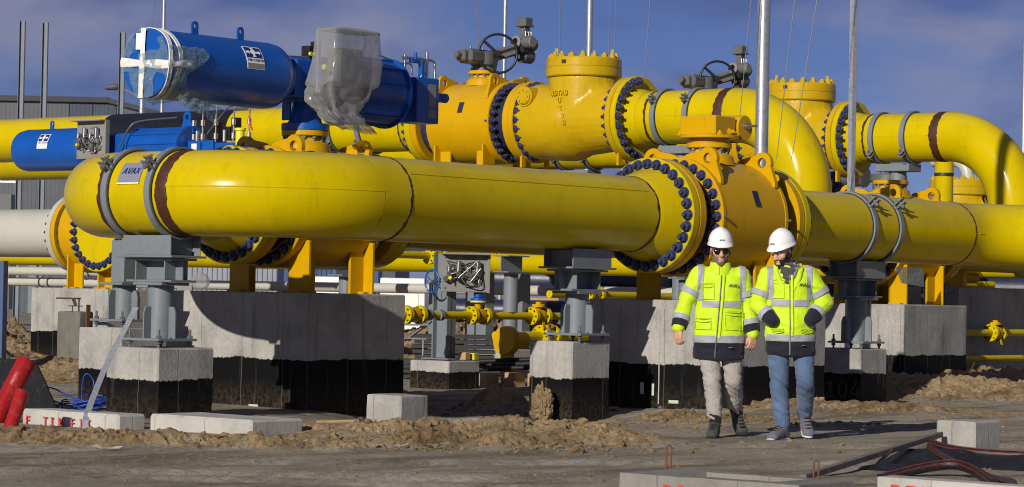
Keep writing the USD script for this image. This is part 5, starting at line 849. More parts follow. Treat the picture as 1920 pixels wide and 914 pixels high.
    # boots
    for s in 'LR':
        an, toe, heel = A('an' + s), A('toe' + s), A('heel' + s); d = toe - heel; d /= np.linalg.norm(d); upv = an - (toe + heel) / 2; upv -= d * (upv @ d); upv /= np.linalg.norm(upv); w = np.cross(d, upv)
        ft = [m3.Manifold.batch_hull([ball(heel + upv * 0.05, 0.043), ball(heel + d * 0.11 + upv * 0.045 + w * 0.012, 0.046), ball(heel + d * 0.10 + upv * 0.09, 0.040), ball(an, 0.050)]), m3.Manifold.batch_hull([ball(heel + d * 0.11 + upv * 0.045, 0.046), ball(heel + d * 0.10 + upv * 0.085, 0.038), ball(toe - d * 0.055 + upv * 0.035 + w * 0.014, (0.040, 0.040, 0.034)), ball(toe - d * 0.055 + upv * 0.035 - w * 0.014, (0.040, 0.040, 0.034))]), *chain((an, 0.052), (an + (A('kn' + s) - an) * (0.24 if kind == 1 else 0.10), 0.058))]
        bt = soften(ft, 0.011, 5); bp = put(t, 'boot' if kind == 1 else 'shoe', bt, 'boot_leather' if kind == 1 else 'shoe_grey')
        so = m3.Manifold.batch_hull([ball(heel + upv * 0.012 + d * 0.0, (0.040, 0.040, 0.012)), ball(heel + d * 0.12 + upv * 0.010, (0.042, 0.042, 0.011)), ball(toe - d * 0.05 + upv * 0.010 + w * 0.012, (0.046, 0.046, 0.011)), ball(toe - d * 0.03 + upv * 0.012, (0.034, 0.034, 0.011))])
        put(bp, 'sole', so, 'boot_dark' if kind == 1 else 'sole_white', smooth=40)
        put(bp, 'laces', cat(*[sweep([heel + d * (0.09 + 0.03 * q) + upv * (0.128 - 0.016 * q) + w * 0.028, heel + d * (0.105 + 0.03 * q) + upv * (0.138 - 0.016 * q), heel + d * (0.09 + 0.03 * q) + upv * (0.128 - 0.016 * q) - w * 0.028], 0.005, 5) for q in range(4)]), 'boot_dark', smooth=60)
        if kind == 1: put(bp, 'boot_shaft', cat(soften(chain((an + Z * 0.02, 0.058), (an + (A('kn' + s) - an) * 0.22, 0.063)), 0.014, 3)), 'boot_dark')
    return t
def _front(jk, x, z):
    v = jk.vertices; d = np.abs(v[:, 0] - x) + np.abs(v[:, 2] - z); i = np.argsort(d)[:30]; return float(v[i][:, 1].min())
man1 = dict(head=(-0.094, 0.0, 1.640), chin=(-0.10, -.08, 1.50), neck=(-0.090, 0.035, 1.475), face=(0.03, -1, -0.10), chest=(-0.085, 0.05, 1.30), pelvis=(-0.085, 0.06, 0.86),
    shL=(-0.262, 0.05, 1.425), elL=(-0.392, 0.02, 1.17), wrL=(-0.452, -0.07, 0.952), handL=(-0.455, -0.09, 0.86), knkL=(-0.7, -0.7, 0), shR=(0.092, 0.05, 1.425), elR=(0.160, 0.06, 1.17), wrR=(0.205, 0.0, 0.915), handR=(0.200, -0.03, 0.82), knkR=(0.5, -0.8, 0),
    hipL=(-0.185, 0.05, 0.84), knL=(-0.142, 0.0, 0.490), anL=(-0.112, 0.02, 0.125), toeL=(-0.165, -0.18, 0.0), heelL=(-0.105, 0.07, 0.0), hipR=(0.020, 0.06, 0.84), knR=(0.045, 0.08, 0.500), anR=(0.112, 0.42, 0.19), toeR=(0.165, 0.27, 0.0), heelR=(0.115, 0.47, 0.085),
    hem=0.680, hem_top=0.832, hemx=(-0.315, 0.140), chestx=(-0.295, 0.125), bands=((0.835, 0.897), (1.140, 1.200)), straps=(-0.262, 0.105), zip=(-0.085, -0.135), pockets=((-0.20, 1.215, 0.10, 0.14), (-0.24, 0.95, 0.13, 0.10), (0.03, 0.95, 0.16, 0.16)), logo=(-0.025, 1.328), tag=(-0.015, 0.79), legw=0.88, cuff=0.20, cloth='trouser_grey')
man2 = dict(head=(-0.112, -0.01, 1.635), chin=(-0.14, -.08, 1.50), neck=(-0.060, 0.035, 1.485), face=(-0.72, -0.72, -0.30), chest=(-0.045, 0.05, 1.32), pelvis=(-0.02, 0.06, 0.88),
    shL=(-0.222, 0.05, 1.425), elL=(-0.318, 0.03, 1.17), wrL=(-0.195, -0.105, 1.04), handL=(-0.145, 0.02, 0.97), knkL=(-0.3, -0.9, 0.2), shR=(0.132, 0.05, 1.43), elR=(0.275, 0.05, 1.20), wrR=(0.130, -0.10, 1.05), handR=(0.075, 0.02, 0.98), knkR=(0.3, -0.9, 0.2),
    hipL=(-0.125, 0.05, 0.84), knL=(-0.112, 0.04, 0.450), anL=(-0.075, 0.05, 0.095), toeL=(-0.205, -0.13, 0.0), heelL=(-0.050, 0.09, 0.0), hipR=(0.090, 0.06, 0.84), knR=(0.110, 0.0, 0.500), anR=(0.140, 0.28, 0.185), toeR=(0.165, 0.10, 0.0), heelR=(0.140, 0.32, 0.115),
    hem=0.725, hem_top=0.862, hemx=(-0.235, 0.205), chestx=(-0.250, 0.165), bands=((0.866, 0.920), (1.165, 1.222)), straps=(-0.215, 0.125), zip=(-0.055, -0.042), pockets=((-0.145, 1.235, 0.09, 0.16), (-0.15, 0.95, 0.10, 0.02), (0.10, 0.95, 0.10, 0.02)), logo=(0.028, 1.345), tag=(0.055, 0.825), legw=0.86, cuff=0.10, cloth='jeans_blue')
person('man in hi-vis jacket, white helmet, sunglasses and pale grey trousers, arms hanging', (18.90, 13.09, 0), 0, man1, 1, 1)
person('man in hi-vis jacket, white helmet and blue jeans, hands in pockets, looking aside', (19.11, 12.56, 0), 0, man2, 2, 2)
# ------------------------------------------------------------------ ground
def XD(p): p = np.asarray(p, float); return p[..., :2] @ RT[:2], p[..., :2] @ FW[:2]
def height(x, d):
    """terrain height at lateral x and distance d from the camera's foot"""
    g = lambda cx, cd, sx, sd_, h, rot=0.0: h * np.exp(-(((x - cx) * math.cos(rot) + (d - cd) * math.sin(rot)) / sx) ** 2 - ((-(x - cx) * math.sin(rot) + (d - cd) * math.cos(rot)) / sd_) ** 2)
    p = np.stack([x, d, 0 * x], -1); f1 = meshkit.fbm(p * 0.35, 4, 3) - 0.5; f2 = meshkit.fbm(p * 3.1, 4, 8) - 0.5; f3 = meshkit.fbm(p * 11.0, 3, 5) - 0.5
    rid = g(-4.0, 20.1, 1.3, 0.30, .06) + g(-2.7, 19.9, 1.0, 0.32, .065) + g(-1.75, 20.0, .55, .30, .06) + g(-0.45, 20.9, 0.7, 0.40, .075) + g(0.25, 22.2, .9, 0.9, .085) + g(1.4, 25.9, 1.6, .55, .06) + g(-1.0, 22.4, .9, .4, .07) + g(0.15, 20.8, .30, .35, .05)
    rid = rid + g(3.6, 28.4, 1.6, .8, .10) + g(5.3, 34.2, 2.2, 1.3, .20) + g(7.0, 37.2, 3.0, 1.3, .25) + g(-1.75, 29.6, .55, .5, .22) + g(-0.1, 28.9, .35, .5, .20)
    rid = rid + g(-8.6, 40.5, .75, 1.6, .56) + g(-6.4, 35.6, 1.0, .8, .14) + g(-5.3, 34.6, 1.1, .9, .13) + g(-9.5, 46, 2, 3, .5) + g(-5.2, 33.5, 1.2, 1.0, .12) + g(0.3, 46, 2.2, 3, .75) + g(-3, 50, 2.5, 3, .4) + g(3.5, 52, 3, 3, .5)
    tr = g(-0.30, 26.9, 1.0, 1.45, -.62) + g(-0.9, 27.6, .6, .9, -.15)
    rut = sum(-0.028 * np.exp(-((d - (c0 + k0 * x + 0.35 * np.sin(x * 0.4 + c0))) / 0.13) ** 2) + 0.014 * np.exp(-((d - (c0 + k0 * x + 0.35 * np.sin(x * 0.4 + c0)) - .22) / 0.12) ** 2) for c0, k0 in ((18.9, .16), (20.6, .42), (17.6, .08), (22.9, .75), (16.7, -.05)))
    rough = np.clip(rid * 9 + np.abs(tr) * 2, 0, 1) * 1.0 + np.clip((d - 30) / 12, 0, 1) * 0.6
    return rid * (1 + 0.9 * f2 + 0.5 * f3) + tr + 0.03 * f1 * np.clip((d - 12) / 20, 0.3, 1) + rough * (0.10 * f2 + 0.05 * f3) + 0.012 * f2 + 0.005 * f3 + 0.016 * (meshkit.fbm(np.stack([x * 0.35, d * 2.6, 0 * x], -1), 4, 21) - 0.5) + rut
def graded(lo, hi, step, far, n): 
    core = np.arange(lo, hi + step / 2, step); g = np.geomspace(step, far, n); return np.concatenate([lo - np.cumsum(g)[::-1], core, hi + np.cumsum(g)])
gx = graded(-7.0, 7.5, 0.05, 500, 44); gd0 = np.concatenate([np.linspace(-400, 8, 12)[:-1], np.arange(8, 15.5, .3), np.arange(15.5, 31, 0.05), np.arange(31, 46, .12), np.arange(46, 80, .6), np.geomspace(80, 3000, 30)])
XX, DD = np.meshgrid(gx, gd0, indexing='ij'); zz = height(XX, DD) * np.clip((90 - np.abs(DD)) / 30, 0, 1) * np.clip((60 - np.abs(XX)) / 20, 0, 1)
v = np.stack([XX * RT[0] + DD * FW[0], XX * RT[1] + DD * FW[1], zz], -1).reshape(-1, 3); nx_, nd_ = XX.shape; idx = np.arange(nx_ * nd_).reshape(nx_, nd_)
q = np.stack([idx[:-1, :-1].ravel(), idx[1:, :-1].ravel(), idx[1:, 1:].ravel(), idx[:-1, 1:].ravel()], 1)
f = np.vstack([q[:, [0, 1, 2]], q[:, [0, 2, 3]]])
loose = np.clip(height(*XD(v[f].mean(1)[:, :2])) * 14 - 0.35, -1, 1) > 0; loose |= XD(v[f].mean(1)[:, :2])[1] > 33
fr = f[~loose]; fs = f[loose]
def sub(v, f): u, inv = np.unique(f, return_inverse=True); return v[u], inv.reshape(-1, 3)
solo('ground', (v, f), 'ground_dirt', 'trodden earth of the building site', smooth=True, kind='structure')
def gh(a, b): x, d = XD(np.array([a, b, 0.])); return float(height(np.array([x]), np.array([d]))[0])
# loose clods of soil on the banks
rng = np.random.default_rng(11); ico = trimesh.creation.icosphere(1); ms = []
spots = [(-4.0, 20.35, 1.4, .33, 170), (-2.5, 20.55, 1.2, .34, 210), (-1.0, 20.9, 1.0, .45, 150), (.15, 21.4, .9, .9, 190), (1.3, 25.6, 1.8, .8, 160), (-1.6, 22.0, .9, .7, 90), (.42, 27.3, .3, .3, 60), (-1.7, 29.3, .6, .4, 60), (3.6, 28.3, 1.8, .6, 90), (5.2, 34, 2.2, 1.0, 110), (-6.3, 38, 1.6, 2, 130), (-8, 42, 1.2, 2, 90), (-.2, 28.6, .5, .5, 50), (1.0, 17.5, 4, 2, 160), (3.5, 22, 2.5, 2.5, 120), (-2.5, 18.8, 2.5, .8, 110)]
for cx, cd, sx, sd_, n in spots:
    for _ in range(n * 4):
        x, d = rng.normal(cx, sx * .7), rng.normal(cd, sd_ * .7); r = 0.006 + 0.020 * rng.random() ** 3 + (0.05 if rng.random() < .04 and cd > 19 else 0) * rng.random() 
        if cd < 19 or cd == 22: r *= 0.4
        p = ico.vertices * r * np.array([1.3, 1.0, 0.75]); p = p * (0.55 + 0.9 * rng.random(len(p)))[:, None]
        z = float(height(np.array([x]), np.array([d]))[0]); c = RT * x + FW * d + Z * (z + r * 0.25); ms.append((p @ rotz(rng.random() * 360).T + c, ico.faces))
solo('soil_clods', cat(*ms), 'soil_brown', 'loose clods of earth on the banks beside the blocks', 'soil', smooth=False, kind='stuff')
def mound(name, label, x0, x1, d0, d1, mt='soil_brown', step=.05, thr=0.03):
    xs, ds = np.arange(x0, x1, step), np.arange(d0, d1, step); A_, B_ = np.meshgrid(xs, ds, indexing='ij'); h = height(A_, B_); e = np.minimum(np.minimum(A_ - x0, x1 - A_), np.minimum(B_ - d0, d1 - B_))
    hz = h + 0.022 * np.clip((h - thr) / 0.05, -1.5, 1) + (0.035 * (meshkit.fbm(np.stack([A_, B_, 0 * A_], -1) * 9, 3, 4) - 0.5) + 0.05 * (0.35 - np.abs(meshkit.fbm(np.stack([A_, B_, 0 * A_], -1) * 19, 2, 14) - 0.5) * 2.2)) * np.clip((h - thr + .03) / .05, .25, 1) - 0.05 * np.clip(1 - e / 0.3, 0, 1)
    v = np.stack([A_ * RT[0] + B_ * FW[0], A_ * RT[1] + B_ * FW[1], hz], -1).reshape(-1, 3); k, l = A_.shape; i = np.arange(k * l).reshape(k, l); q = np.stack([i[:-1, :-1].ravel(), i[1:, :-1].ravel(), i[1:, 1:].ravel(), i[:-1, 1:].ravel()], 1)
    return solo(name, (v, np.vstack([q[:, [0, 1, 2]], q[:, [0, 2, 3]]])), mt, label, smooth=False, kind='structure')
mound('soil_bank', 'bank of dug soil along the kerb stones', -5.5, 3.4, 19.3, 23.6, step=.021)
mound('soil_bank', 'bank of dug soil on the near side of the trench', -2.6, 3.4, 23.3, 27.7, step=.026)
mound('soil_bank', 'dug soil round the trench and middle pedestals', -3.2, 1.5, 27.6, 33.0)
mound('soil_bank', 'dug soil along the blocks at the right', 2.0, 9.5, 27.7, 39.5)
mound('soil_bank', 'heaps of dug soil at the left behind the black sheet', -10.5, -3.4, 31.0, 47.0)
mound('soil_bank', 'heaps of brown soil beyond the small pipework', -5, 6, 42.0, 55.0)

# ------------------------------------------------------------------ kerbs, cubes and small things on the near ground
plinth('kerb_stone', 'pale kerb stone with red sprayed letters at the left', (15.10, 16.76, -0.06), (15.42, 18.02, 0.13), 'concrete_kerb', 11, c=0.02)
plinth('kerb_stone', 'pale kerb stone whose square end faces right, beside the sprayed one', (15.40, 15.46, -0.06), (16.02, 16.70, 0.135), 'concrete_kerb', 12, c=0.02)
lettering('sprayed_letters', 'red letters sprayed on the left kerb stone', [text(s_, 0.07, 0.003, (15.085, 17.98 - dx, 0.0), -Y, Z) for s_, dx in (('F', .03), ('T', .26), ('I', .36), ('N', .46), ('F', .62), ('I', .74), ('I', .84))], 'red_spray', (15.085, 17.5, 0))
plinth('concrete_cube', 'rough concrete cube in the middle foreground beside the trench', (17.36, 15.56, -0.05), (17.74, 15.98, 0.30), 'concrete_bare', 13)
plinth('concrete_cube', 'rough concrete cube at the right edge behind the red-striped hose', (18.40, 10.36, -0.05), (18.80, 10.72, 0.28), 'concrete_bare', 14)
t = thing('concrete_post', 'leaning-top concrete marker post in front of the far left block', 'post', (26.95, 30.9, 0))
m = man(box((26.95, 30.86, -0.1), (27.25, 31.38, 0.84), 0.02)).refine_to_length(0.1); v, f = _clean(m); v = v + vnormals(v, f) * ((meshkit.fbm(v * 4, 3) - 0.5) * 0.03)[:, None]
part(t, 'post', (v, f), 'concrete_dark'); part(t, 'steel_strip', box((27.08, 30.835, -0.02), (27.16, 30.855, 0.95), 0.002), 'rusty_steel')
part(t, 'bracket', xf(cat(box((26.98, 30.95, 0.86), (27.06, 31.45, 0.885), 0.003), box((27.0, 30.93, 0.66), (27.02, 30.95, 0.87), 0.002), box((26.98, 30.88, 0.75), (27.04, 31.15, 0.765), 0.002), cyl((27.02, 31.1, 0.64), (27.02, 31.1, 0.76), 0.008, 8), bar((27.0, 31.0, 0.76), (27.0, 31.06, 0.87), 0.012, 0.07)), None, (0, 0, 0.17)), 'brown_steel')
# manhole frame at the bottom edge and the kerb with red lettering
o_ = sg.box(13.20, 8.62, 13.82, 9.96).difference(sg.Polygon([(13.34, 8.85), (13.70, 8.9), (13.72, 9.66), (13.36, 9.72)]))
m = man(plate(o_, 0.205, (0, 0, -0.10), X, Y)).refine_to_length(0.09); v, f = _clean(m); v = v + vnormals(v, f) * ((meshkit.fbm(v * 6, 3) - 0.5) * 0.022)[:, None]
solo('manhole_frame', (v, f), 'concrete_slab', 'broken concrete manhole frame at the bottom edge', 'manhole frame')
lettering('sprayed_letters', 'faded red letters on the manhole frame at the bottom edge', [text(s_, 0.08, 0.003, (13.183, 9.62 - dx, -0.03), -Y, Z) for s_, dx in (('B', 0), ('O', .10), ('J', .26), ('O', .36), ('M', .5))], 'red_spray', (13.187, 9.2, 0))
plinth('lettered_kerb', 'white kerb with red stencilled letters in the bottom right corner', (14.05, 6.4, -0.12), (14.26, 8.60, 0.125), 'concrete_kerb', 15, c=0.008)
lettering('stencil_letters', 'red stencilled word on the white kerb at bottom right', [text(s_, 0.10, 0.004, (14.036, 8.50 - .108 * k, -0.02), -Y, Z) for k, s_ in enumerate('PEMOKOMOT')], 'red_spray', (14.04, 8.0, 0))
def rebar_loop(name, label, p, h, w):
    p = np.asarray(p, float); d = RT; pts = np.vstack([[p - d * w / 2 + Z * -0.05], [p - d * w / 2 + Z * (h - w / 2)], *[[p - d * (w / 2) * math.cos(q) + Z * (h - w / 2 + w / 2 * math.sin(q))] for q in np.linspace(0.2, np.pi - .2, 8)], [p + d * w / 2 + Z * (h - w / 2)], [p + d * w / 2 - Z * 0.05]])
    solo(name, sweep(pts, 0.0065, 8), 'rusty_steel', label, 'rebar loop', smooth=60)
rebar_loop('rebar_loop', 'rusty lifting loop standing at the left of the manhole frame', (14.60, 10.60, 0.02), 0.18, 0.032); rebar_loop('rebar_loop', 'rusty lifting loop at the right end of the manhole frame', (13.76, 8.86, 0.05), 0.17, 0.030)
solo('timber_plank', cat(bar((14.9, 9.70, 0.02), (18.3, 10.62, 0.17), 0.05, 0.042, up=Z)), 'wood_wet', 'weathered timber plank lying at a slant at lower right', 'plank')
solo('prop_stick', bar((16.45, 10.10, 0.0), (16.9, 10.22, 0.11), 0.02, 0.025), 'wood_wet', 'short dark stick propping up the slanting plank', 'stick')
def sheet(name, label, pts, th, mt, seed):
    p = np.asarray(pts, float); n = 18; u, w = np.meshgrid(np.linspace(0, 1, n), np.linspace(0, 1, n), indexing='ij'); u, w = u[..., None], w[..., None]
    g_ = (1 - u) * (1 - w) * p[0] + u * (1 - w) * p[1] + u * w * p[2] + (1 - u) * w * p[3]; g_ = g_.reshape(-1, 3); nz = (meshkit.fbm(g_ * 2.5 + seed, 3) - 0.5)[:, None]
    nr = np.cross(p[1] - p[0], p[3] - p[0]); nr /= np.linalg.norm(nr); a_ = g_ + nr * nz * 0.10; b_ = a_ - nr * th; i = np.arange(n * n).reshape(n, n); q = np.stack([i[:-1, :-1].ravel(), i[1:, :-1].ravel(), i[1:, 1:].ravel(), i[:-1, 1:].ravel()], 1)
    e = np.concatenate([i[0, :], i[1:, -1], i[-1, -2::-1], i[-2:0:-1, 0]]); e2 = np.roll(e, -1); sd_ = np.stack([e, e2, e2 + n * n, e + n * n], 1); Q = np.vstack([q, q[:, ::-1] + n * n, sd_])
    return solo(name, (np.vstack([a_, b_]), np.vstack([Q[:, [0, 1, 2]], Q[:, [0, 2, 3]]])), mt, label, 'sheet', smooth=40)
sheet('black_sheet', 'black waterproofing sheet leaning at the left edge behind the red hoses', [(16.6, 20.6, -0.1), (16.25, 18.92, 0.08), (16.5, 19.5, 0.50), (16.9, 21.2, 0.50)], 0.02, 'membrane_black', 2)
sheet('black_sheet', 'black board lying on the ground at lower right behind the striped hose', [(16.9, 10.35, 0.0), (17.2, 8.6, 0.0), (17.75, 8.7, 0.09), (17.45, 10.45, 0.11)], 0.03, 'membrane_black', 5)
sheet('black_sheet', 'crumpled dark membrane under the slanting plank', [(16.0, 10.05, 0.0), (16.2, 9.72, 0.0), (16.55, 9.82, 0.04), (16.4, 10.12, 0.03)], 0.02, 'membrane_black', 8)
def striped_hose(name, label, pts, r=0.036):
    t = thing(name, label, 'hose', pts[0]); c = curve(pts, 60); part(t, 'hose', sweep(c, r, 14), 'rubber_black', smooth=60)
    d = np.gradient(c, axis=0); d /= np.linalg.norm(d, axis=1, keepdims=True); sdv = np.cross(d, Z); sdv /= np.linalg.norm(sdv, axis=1, keepdims=True) + 1e-9
    for k, an in enumerate((0.35, 1.25)):
        nr = sdv * math.cos(an) + np.cross(sdv, d) * math.sin(an); nr = np.where((nr @ -FW)[:, None] < -0.6, -nr, nr); part(t, 'red_stripe', sweep(c + nr * (r * 0.90), r * 0.17, 6), 'stripe_red', smooth=60)
striped_hose('striped_hose', 'black hose with red stripes running off the right edge', [(17.55, 10.27, 0.135), (17.5, 10.0, 0.10), (17.6, 9.6, 0.085), (17.9, 9.0, 0.08), (18.3, 8.2, 0.08)])
striped_hose('striped_hose', 'black red-striped hose running down toward the bottom edge', [(17.52, 10.25, 0.10), (17.2, 9.95, 0.06), (16.8, 9.55, 0.02), (16.3, 9.05, -0.01), (15.6, 8.5, 0.02)])
striped_hose('striped_hose', 'black red-striped hose in a low arch above the lettered kerb', [(15.75, 9.62, -0.02), (16.0, 9.45, 0.05), (16.15, 9.28, 0.085), (16.1, 9.08, 0.06), (15.75, 8.72, 0.0)])
def corrugated(name, label, pts, r):
    c = curve(pts, 200); L = np.cumsum(np.r_[0, np.linalg.norm(np.diff(c, axis=0), axis=1)]); n = int(L[-1] / 0.0042); s = np.linspace(0, L[-1], n); p = np.stack([np.interp(s, L, c[:, k]) for k in range(3)], 1); rr = r * (1 + 0.045 * np.sign(np.sin(s * 2 * np.pi / 0.017)) * np.abs(np.sin(s * 2 * np.pi / 0.017)) ** 0.5)
    solo(name, sweep(p, rr, 22, caps=True), 'hose_red', label, 'corrugated pipe', smooth=50)
i_ = trimesh.creation.icosphere(4); p_ = i_.vertices; p_ = p_ * (0.72 + 0.5 * (meshkit.fbm(p_ * 2.2 + 7, 4) - .5) + .9 * np.abs(meshkit.fbm(p_ * 3 + 3, 4) - .5))[:, None] * np.array([.12, .15, .24])
solo('earth_clod', (p_ + np.array([21.22, 17.04, .08]), i_.faces), 'soil_brown', 'large clod of brown earth leaning on the middle pedestal', 'clod', smooth=25)
corrugated('corrugated_pipe', 'taller red corrugated pipe leaning at the left edge', [(14.80, 18.32, -0.5), (14.98, 18.21, 0.04), (15.10, 18.14, 0.32), (15.21, 18.09, 0.555)], 0.088)
corrugated('corrugated_pipe', 'shorter thinner red corrugated pipe at the left edge', [(14.36, 17.38, -0.15), (14.40, 17.30, 0.07), (14.49, 17.29, 0.325)], 0.06)
rng = np.random.default_rng(8); coil = []
cc = np.array([16.75, 19.12, 0.04]); B_ = lambda x, z, d=0: cc + RT * x * 0.58 + Z * z * 0.62 + FW * d * 0.6
loops = [[B_(.2, .02), B_(-.25, .06), B_(-.62, .20), B_(-.78, .27, .1), B_(-.70, .33, .15), B_(-.45, .31), B_(-.2, .20), B_(.1, .12), B_(.3, .05)],
         [B_(0.02, .05), B_(.0, .25, .02), B_(.03, .50), B_(.10, .55), B_(.19, .45), B_(.22, .25, -.05), B_(.2, .08)]]
for k in range(7):
    w_, h_ = .16 + .05 * rng.random(), .05 + .05 * rng.random(); c_ = np.array([.12 + .12 * rng.random(), .07 + .07 * rng.random(), .1 * rng.random()]); loops.append([B_(c_[0] + w_ * 1.5 * math.cos(q), max(0, c_[1] + h_ * math.sin(q + .4 * k)), c_[2] + .12 * math.sin(q)) for q in np.linspace(0, 6.0, 9)])
for k in range(3): loops.append([B_(-.55 + .12 * k, .0), B_(-.3, .08 + .03 * k), B_(0, .10 + .02 * k), B_(.35, .06)])
solo('cable_coil', cat(*[sweep(curve(l, 60), 0.007, 7) for l in loops]), 'cable_blue', 'tangled coil of blue cable behind the left kerb stone', 'cable', smooth=60)
sp = curve([(15.05, 17.12, 0.0), (15.10, 17.16, 0.12), (15.55, 17.45, 0.50), (15.9, 17.62, 0.80), (16.15, 17.72, 1.04)], 40); w_ = 0.026; sd_ = RT * w_ + FW * 0.004
tw = np.sin(np.linspace(0, 5, len(sp)))[:, None] * 0.012; v = np.stack([sp - sd_, sp + sd_ + FW * tw, sp + sd_ + FW * (0.004 + tw), sp - sd_ + FW * 0.004], 1).reshape(-1, 3); i = np.arange(len(sp) - 1)[:, None] * 4; j = np.arange(4)[None]
q = np.stack([i + j, i + (j + 1) % 4, i + 4 + (j + 1) % 4, i + 4 + j], -1).reshape(-1, 4)
solo('earthing_strap', (v, np.vstack([q[:, [0, 1, 2]], q[:, [0, 2, 3]]])), 'strap_grey', 'bent galvanised earthing strip rising past the left pedestal', 'earthing strip', smooth=30)
solo('paper_scrap', crumple(sheet_pts := np.array([[13.0 + .05 * i, 14.72 - .05 * j, 0.02 + .012 * ((i + j) % 2)] for i in range(4) for j in range(5)]), np.array([[i * 5 + j, i * 5 + j + 1, i * 5 + j + 6] for i in range(3) for j in range(4)] + [[i * 5 + j, i * 5 + j + 6, i * 5 + j + 5] for i in range(3) for j in range(4)]), 0.03, 9, 3), 'debris_pale', 'pale scrap lying on the road at lower left', 'scrap', smooth=30)
solo('timber_batten', bar((16.9, 16.15, 0.05), (17.35, 15.85, 0.07), 0.03, 0.025), 'wood_pale', 'thin pale batten on the soil left of the concrete cube', 'batten')

# ------------------------------------------------------------------ small pipework between the blocks
plinth('pedestal', 'lowest pedestal in the middle carrying the instrument post', (25.40, 21.95, -0.5), (26.02, 22.62, 0.36), 'concrete_small', 16)
t = thing('instrument_post', 'grey I-section post standing on the lowest pedestal', 'post', (25.690, 22.270, 0.37))
part(t, 'base_plate', box((25.510, 22.070, 0.37), (25.890, 22.530, 0.39)), 'steel_grey'); part(t, 'post', cat(box((25.680, 22.170, 0.39), (25.700, 22.430, 1.75)), box((25.600, 22.170, 0.39), (25.780, 22.190, 1.75)), box((25.600, 22.410, 0.39), (25.780, 22.430, 1.75))), 'steel_grey')
part(t, 'bracket', cat(box((25.540, 22.470, 0.62), (25.840, 23.020, 0.64)), box((25.640, 22.450, 0.80), (25.840, 23.070, 0.82)), bar((25.740, 22.970, 0.62), (25.740, 22.490, 0.9), 0.05, 0.02), box((25.740, 22.270, 1.7), (26.340, 22.370, 1.76))), 'steel_grey')
for q in ((25.52, 22.5), (25.88, 22.09)): part(t, 'anchor_bolt', cat(cyl((q[0], q[1], 0.39), (q[0], q[1], 0.62), 0.011, 8), hexnut((q[0], q[1], 0.39), Z, 0.024, 0.022, 0)), 'chrome', smooth=25)
for k, (q, m_) in enumerate((((25.80, 22.03), 'wood_pale'), ((25.95, 22.01), 'lamp_yellow'))): solo(['wood_offcut', 'bucket_lid'][k], box((q[0] - .05, q[1] - .06, 0.37), (q[0] + .05, q[1] + .06, 0.47 - .01 * k), 0.006), m_, ['wood offcut on the lowest pedestal', 'yellow plastic lid on the lowest pedestal'][k], ['offcut', 'lid'][k])
instrument_panel('instrument_station', 'grey instrument panel on the post in the middle under the front pipe', np.array([25.45, 22.15, 1.25]), X * 0.75 - Y * 0.66, -X * 0.66 - Y * 0.75, 0.62, 0.50, 9)
t = thing('handwheel_valve', 'blue handwheel left of the middle instrument panel', 'handwheel', (25.670, 22.810, 1.36)); c = np.array([25.42, 22.28, 1.38]); tt = np.linspace(0, 2 * np.pi, 41)
part(t, 'rim', sweep(c + 0.145 * (np.cos(tt)[:, None] * (-Y * .75 + X * .1) + np.sin(tt)[:, None] * Z), 0.012, 8, caps=False), 'act_blue', smooth=60)
for k in range(3): d = math.cos(2.1 * k + .5) * (-Y * .75 + X * .1) + math.sin(2.1 * k + .5) * Z; part(t, 'spoke', bar(c, c + d * 0.145, 0.016, 0.01), 'act_blue')
part(t, 'stem', cyl(c, c + X * 0.2, 0.02, 12), 'chrome')
def small_flange(c, ax, r, t_, n=8):
    c, ax = np.asarray(c, float), np.asarray(ax, float); return [lathe([(-t_, 0), (-t_, r - .004), (-t_ + .004, r), (-.006, r), (-.006, 0)], c, ax, 28), lathe([(.006, 0), (.006, r), (t_ - .004, r), (t_, r - .004), (t_, 0)], c, ax, 28)]
def small_line(name, label, p, q, r, valves, parts_, clamps=()):
    p, q = np.asarray(p, float), np.asarray(q, float); ax = (q - p) / np.linalg.norm(q - p); t = thing(name, label, 'small pipe', p); part(t, 'pipe', cyl(p, q, r, 20), 'pipe_yellow')
    for k, (s, kind) in enumerate(valves):
        c = p + ax * s
        for sg_ in (-1, 1):
            for m_ in small_flange(c + ax * sg_ * 0.13, ax, r * 2.4, 0.032): part(t, 'flange', m_, 'pipe_yellow')
            for b_ in ring_pts(c + ax * sg_ * 0.13, ax, r * 1.9, 8): part(t, 'bolt', cyl(b_ - ax * 0.055, b_ + ax * 0.055, 0.010, 6), 'wheel_black')
        part(t, 'valve_body', cat(m3.Manifold.batch_hull([ball(c - ax * .05, r * 1.9, 20), ball(c + ax * .05, r * 1.9, 20)])), 'valve_orange', smooth=60)
        if kind == 'cap': part(t, 'valve_stem', cyl(c, c + Z * 0.17, r * 0.9, 16), 'valve_orange'); part(t, 'top_disc', cyl(c + Z * 0.17, c + Z * 0.19, r * 2.1, 24), 'lamp_yellow'); part(t, 'blue_cap', cat(cyl(c + Z * 0.19, c + Z * 0.225, r * 2.0, 24), cyl(c + Z * 0.225, c + Z * 0.33, r * 1.2, 20, 0.01)), 'act_blue')
        if kind == 'lever': part(t, 'lever', cat(bar(c + Z * .16, c + Z * .20 + ax * .0 - Z * .38 - Y * .12, .05, .015), cyl(c, c + Z * .19, r * .8, 14), cyl(c + Z * .12, c + Z * .16, r * 1.8, 20)), 'valve_orange')
    for s in clamps: part(t, 'pipe_clip', cyl(p + ax * (s - .035), p + ax * (s + .035), r * 1.45, 20), 'steel_grey')
    return t
small_line('gas_line', 'small yellow gas pipe with blue-capped valve crossing the gap in the middle', (24.3, 21.9, 0.95), (27.6, 21.9, 0.95), 0.05, ((0.33, ''), (1.60, 'cap'), (2.85, 'lever')), None, (0.62, 0.85))
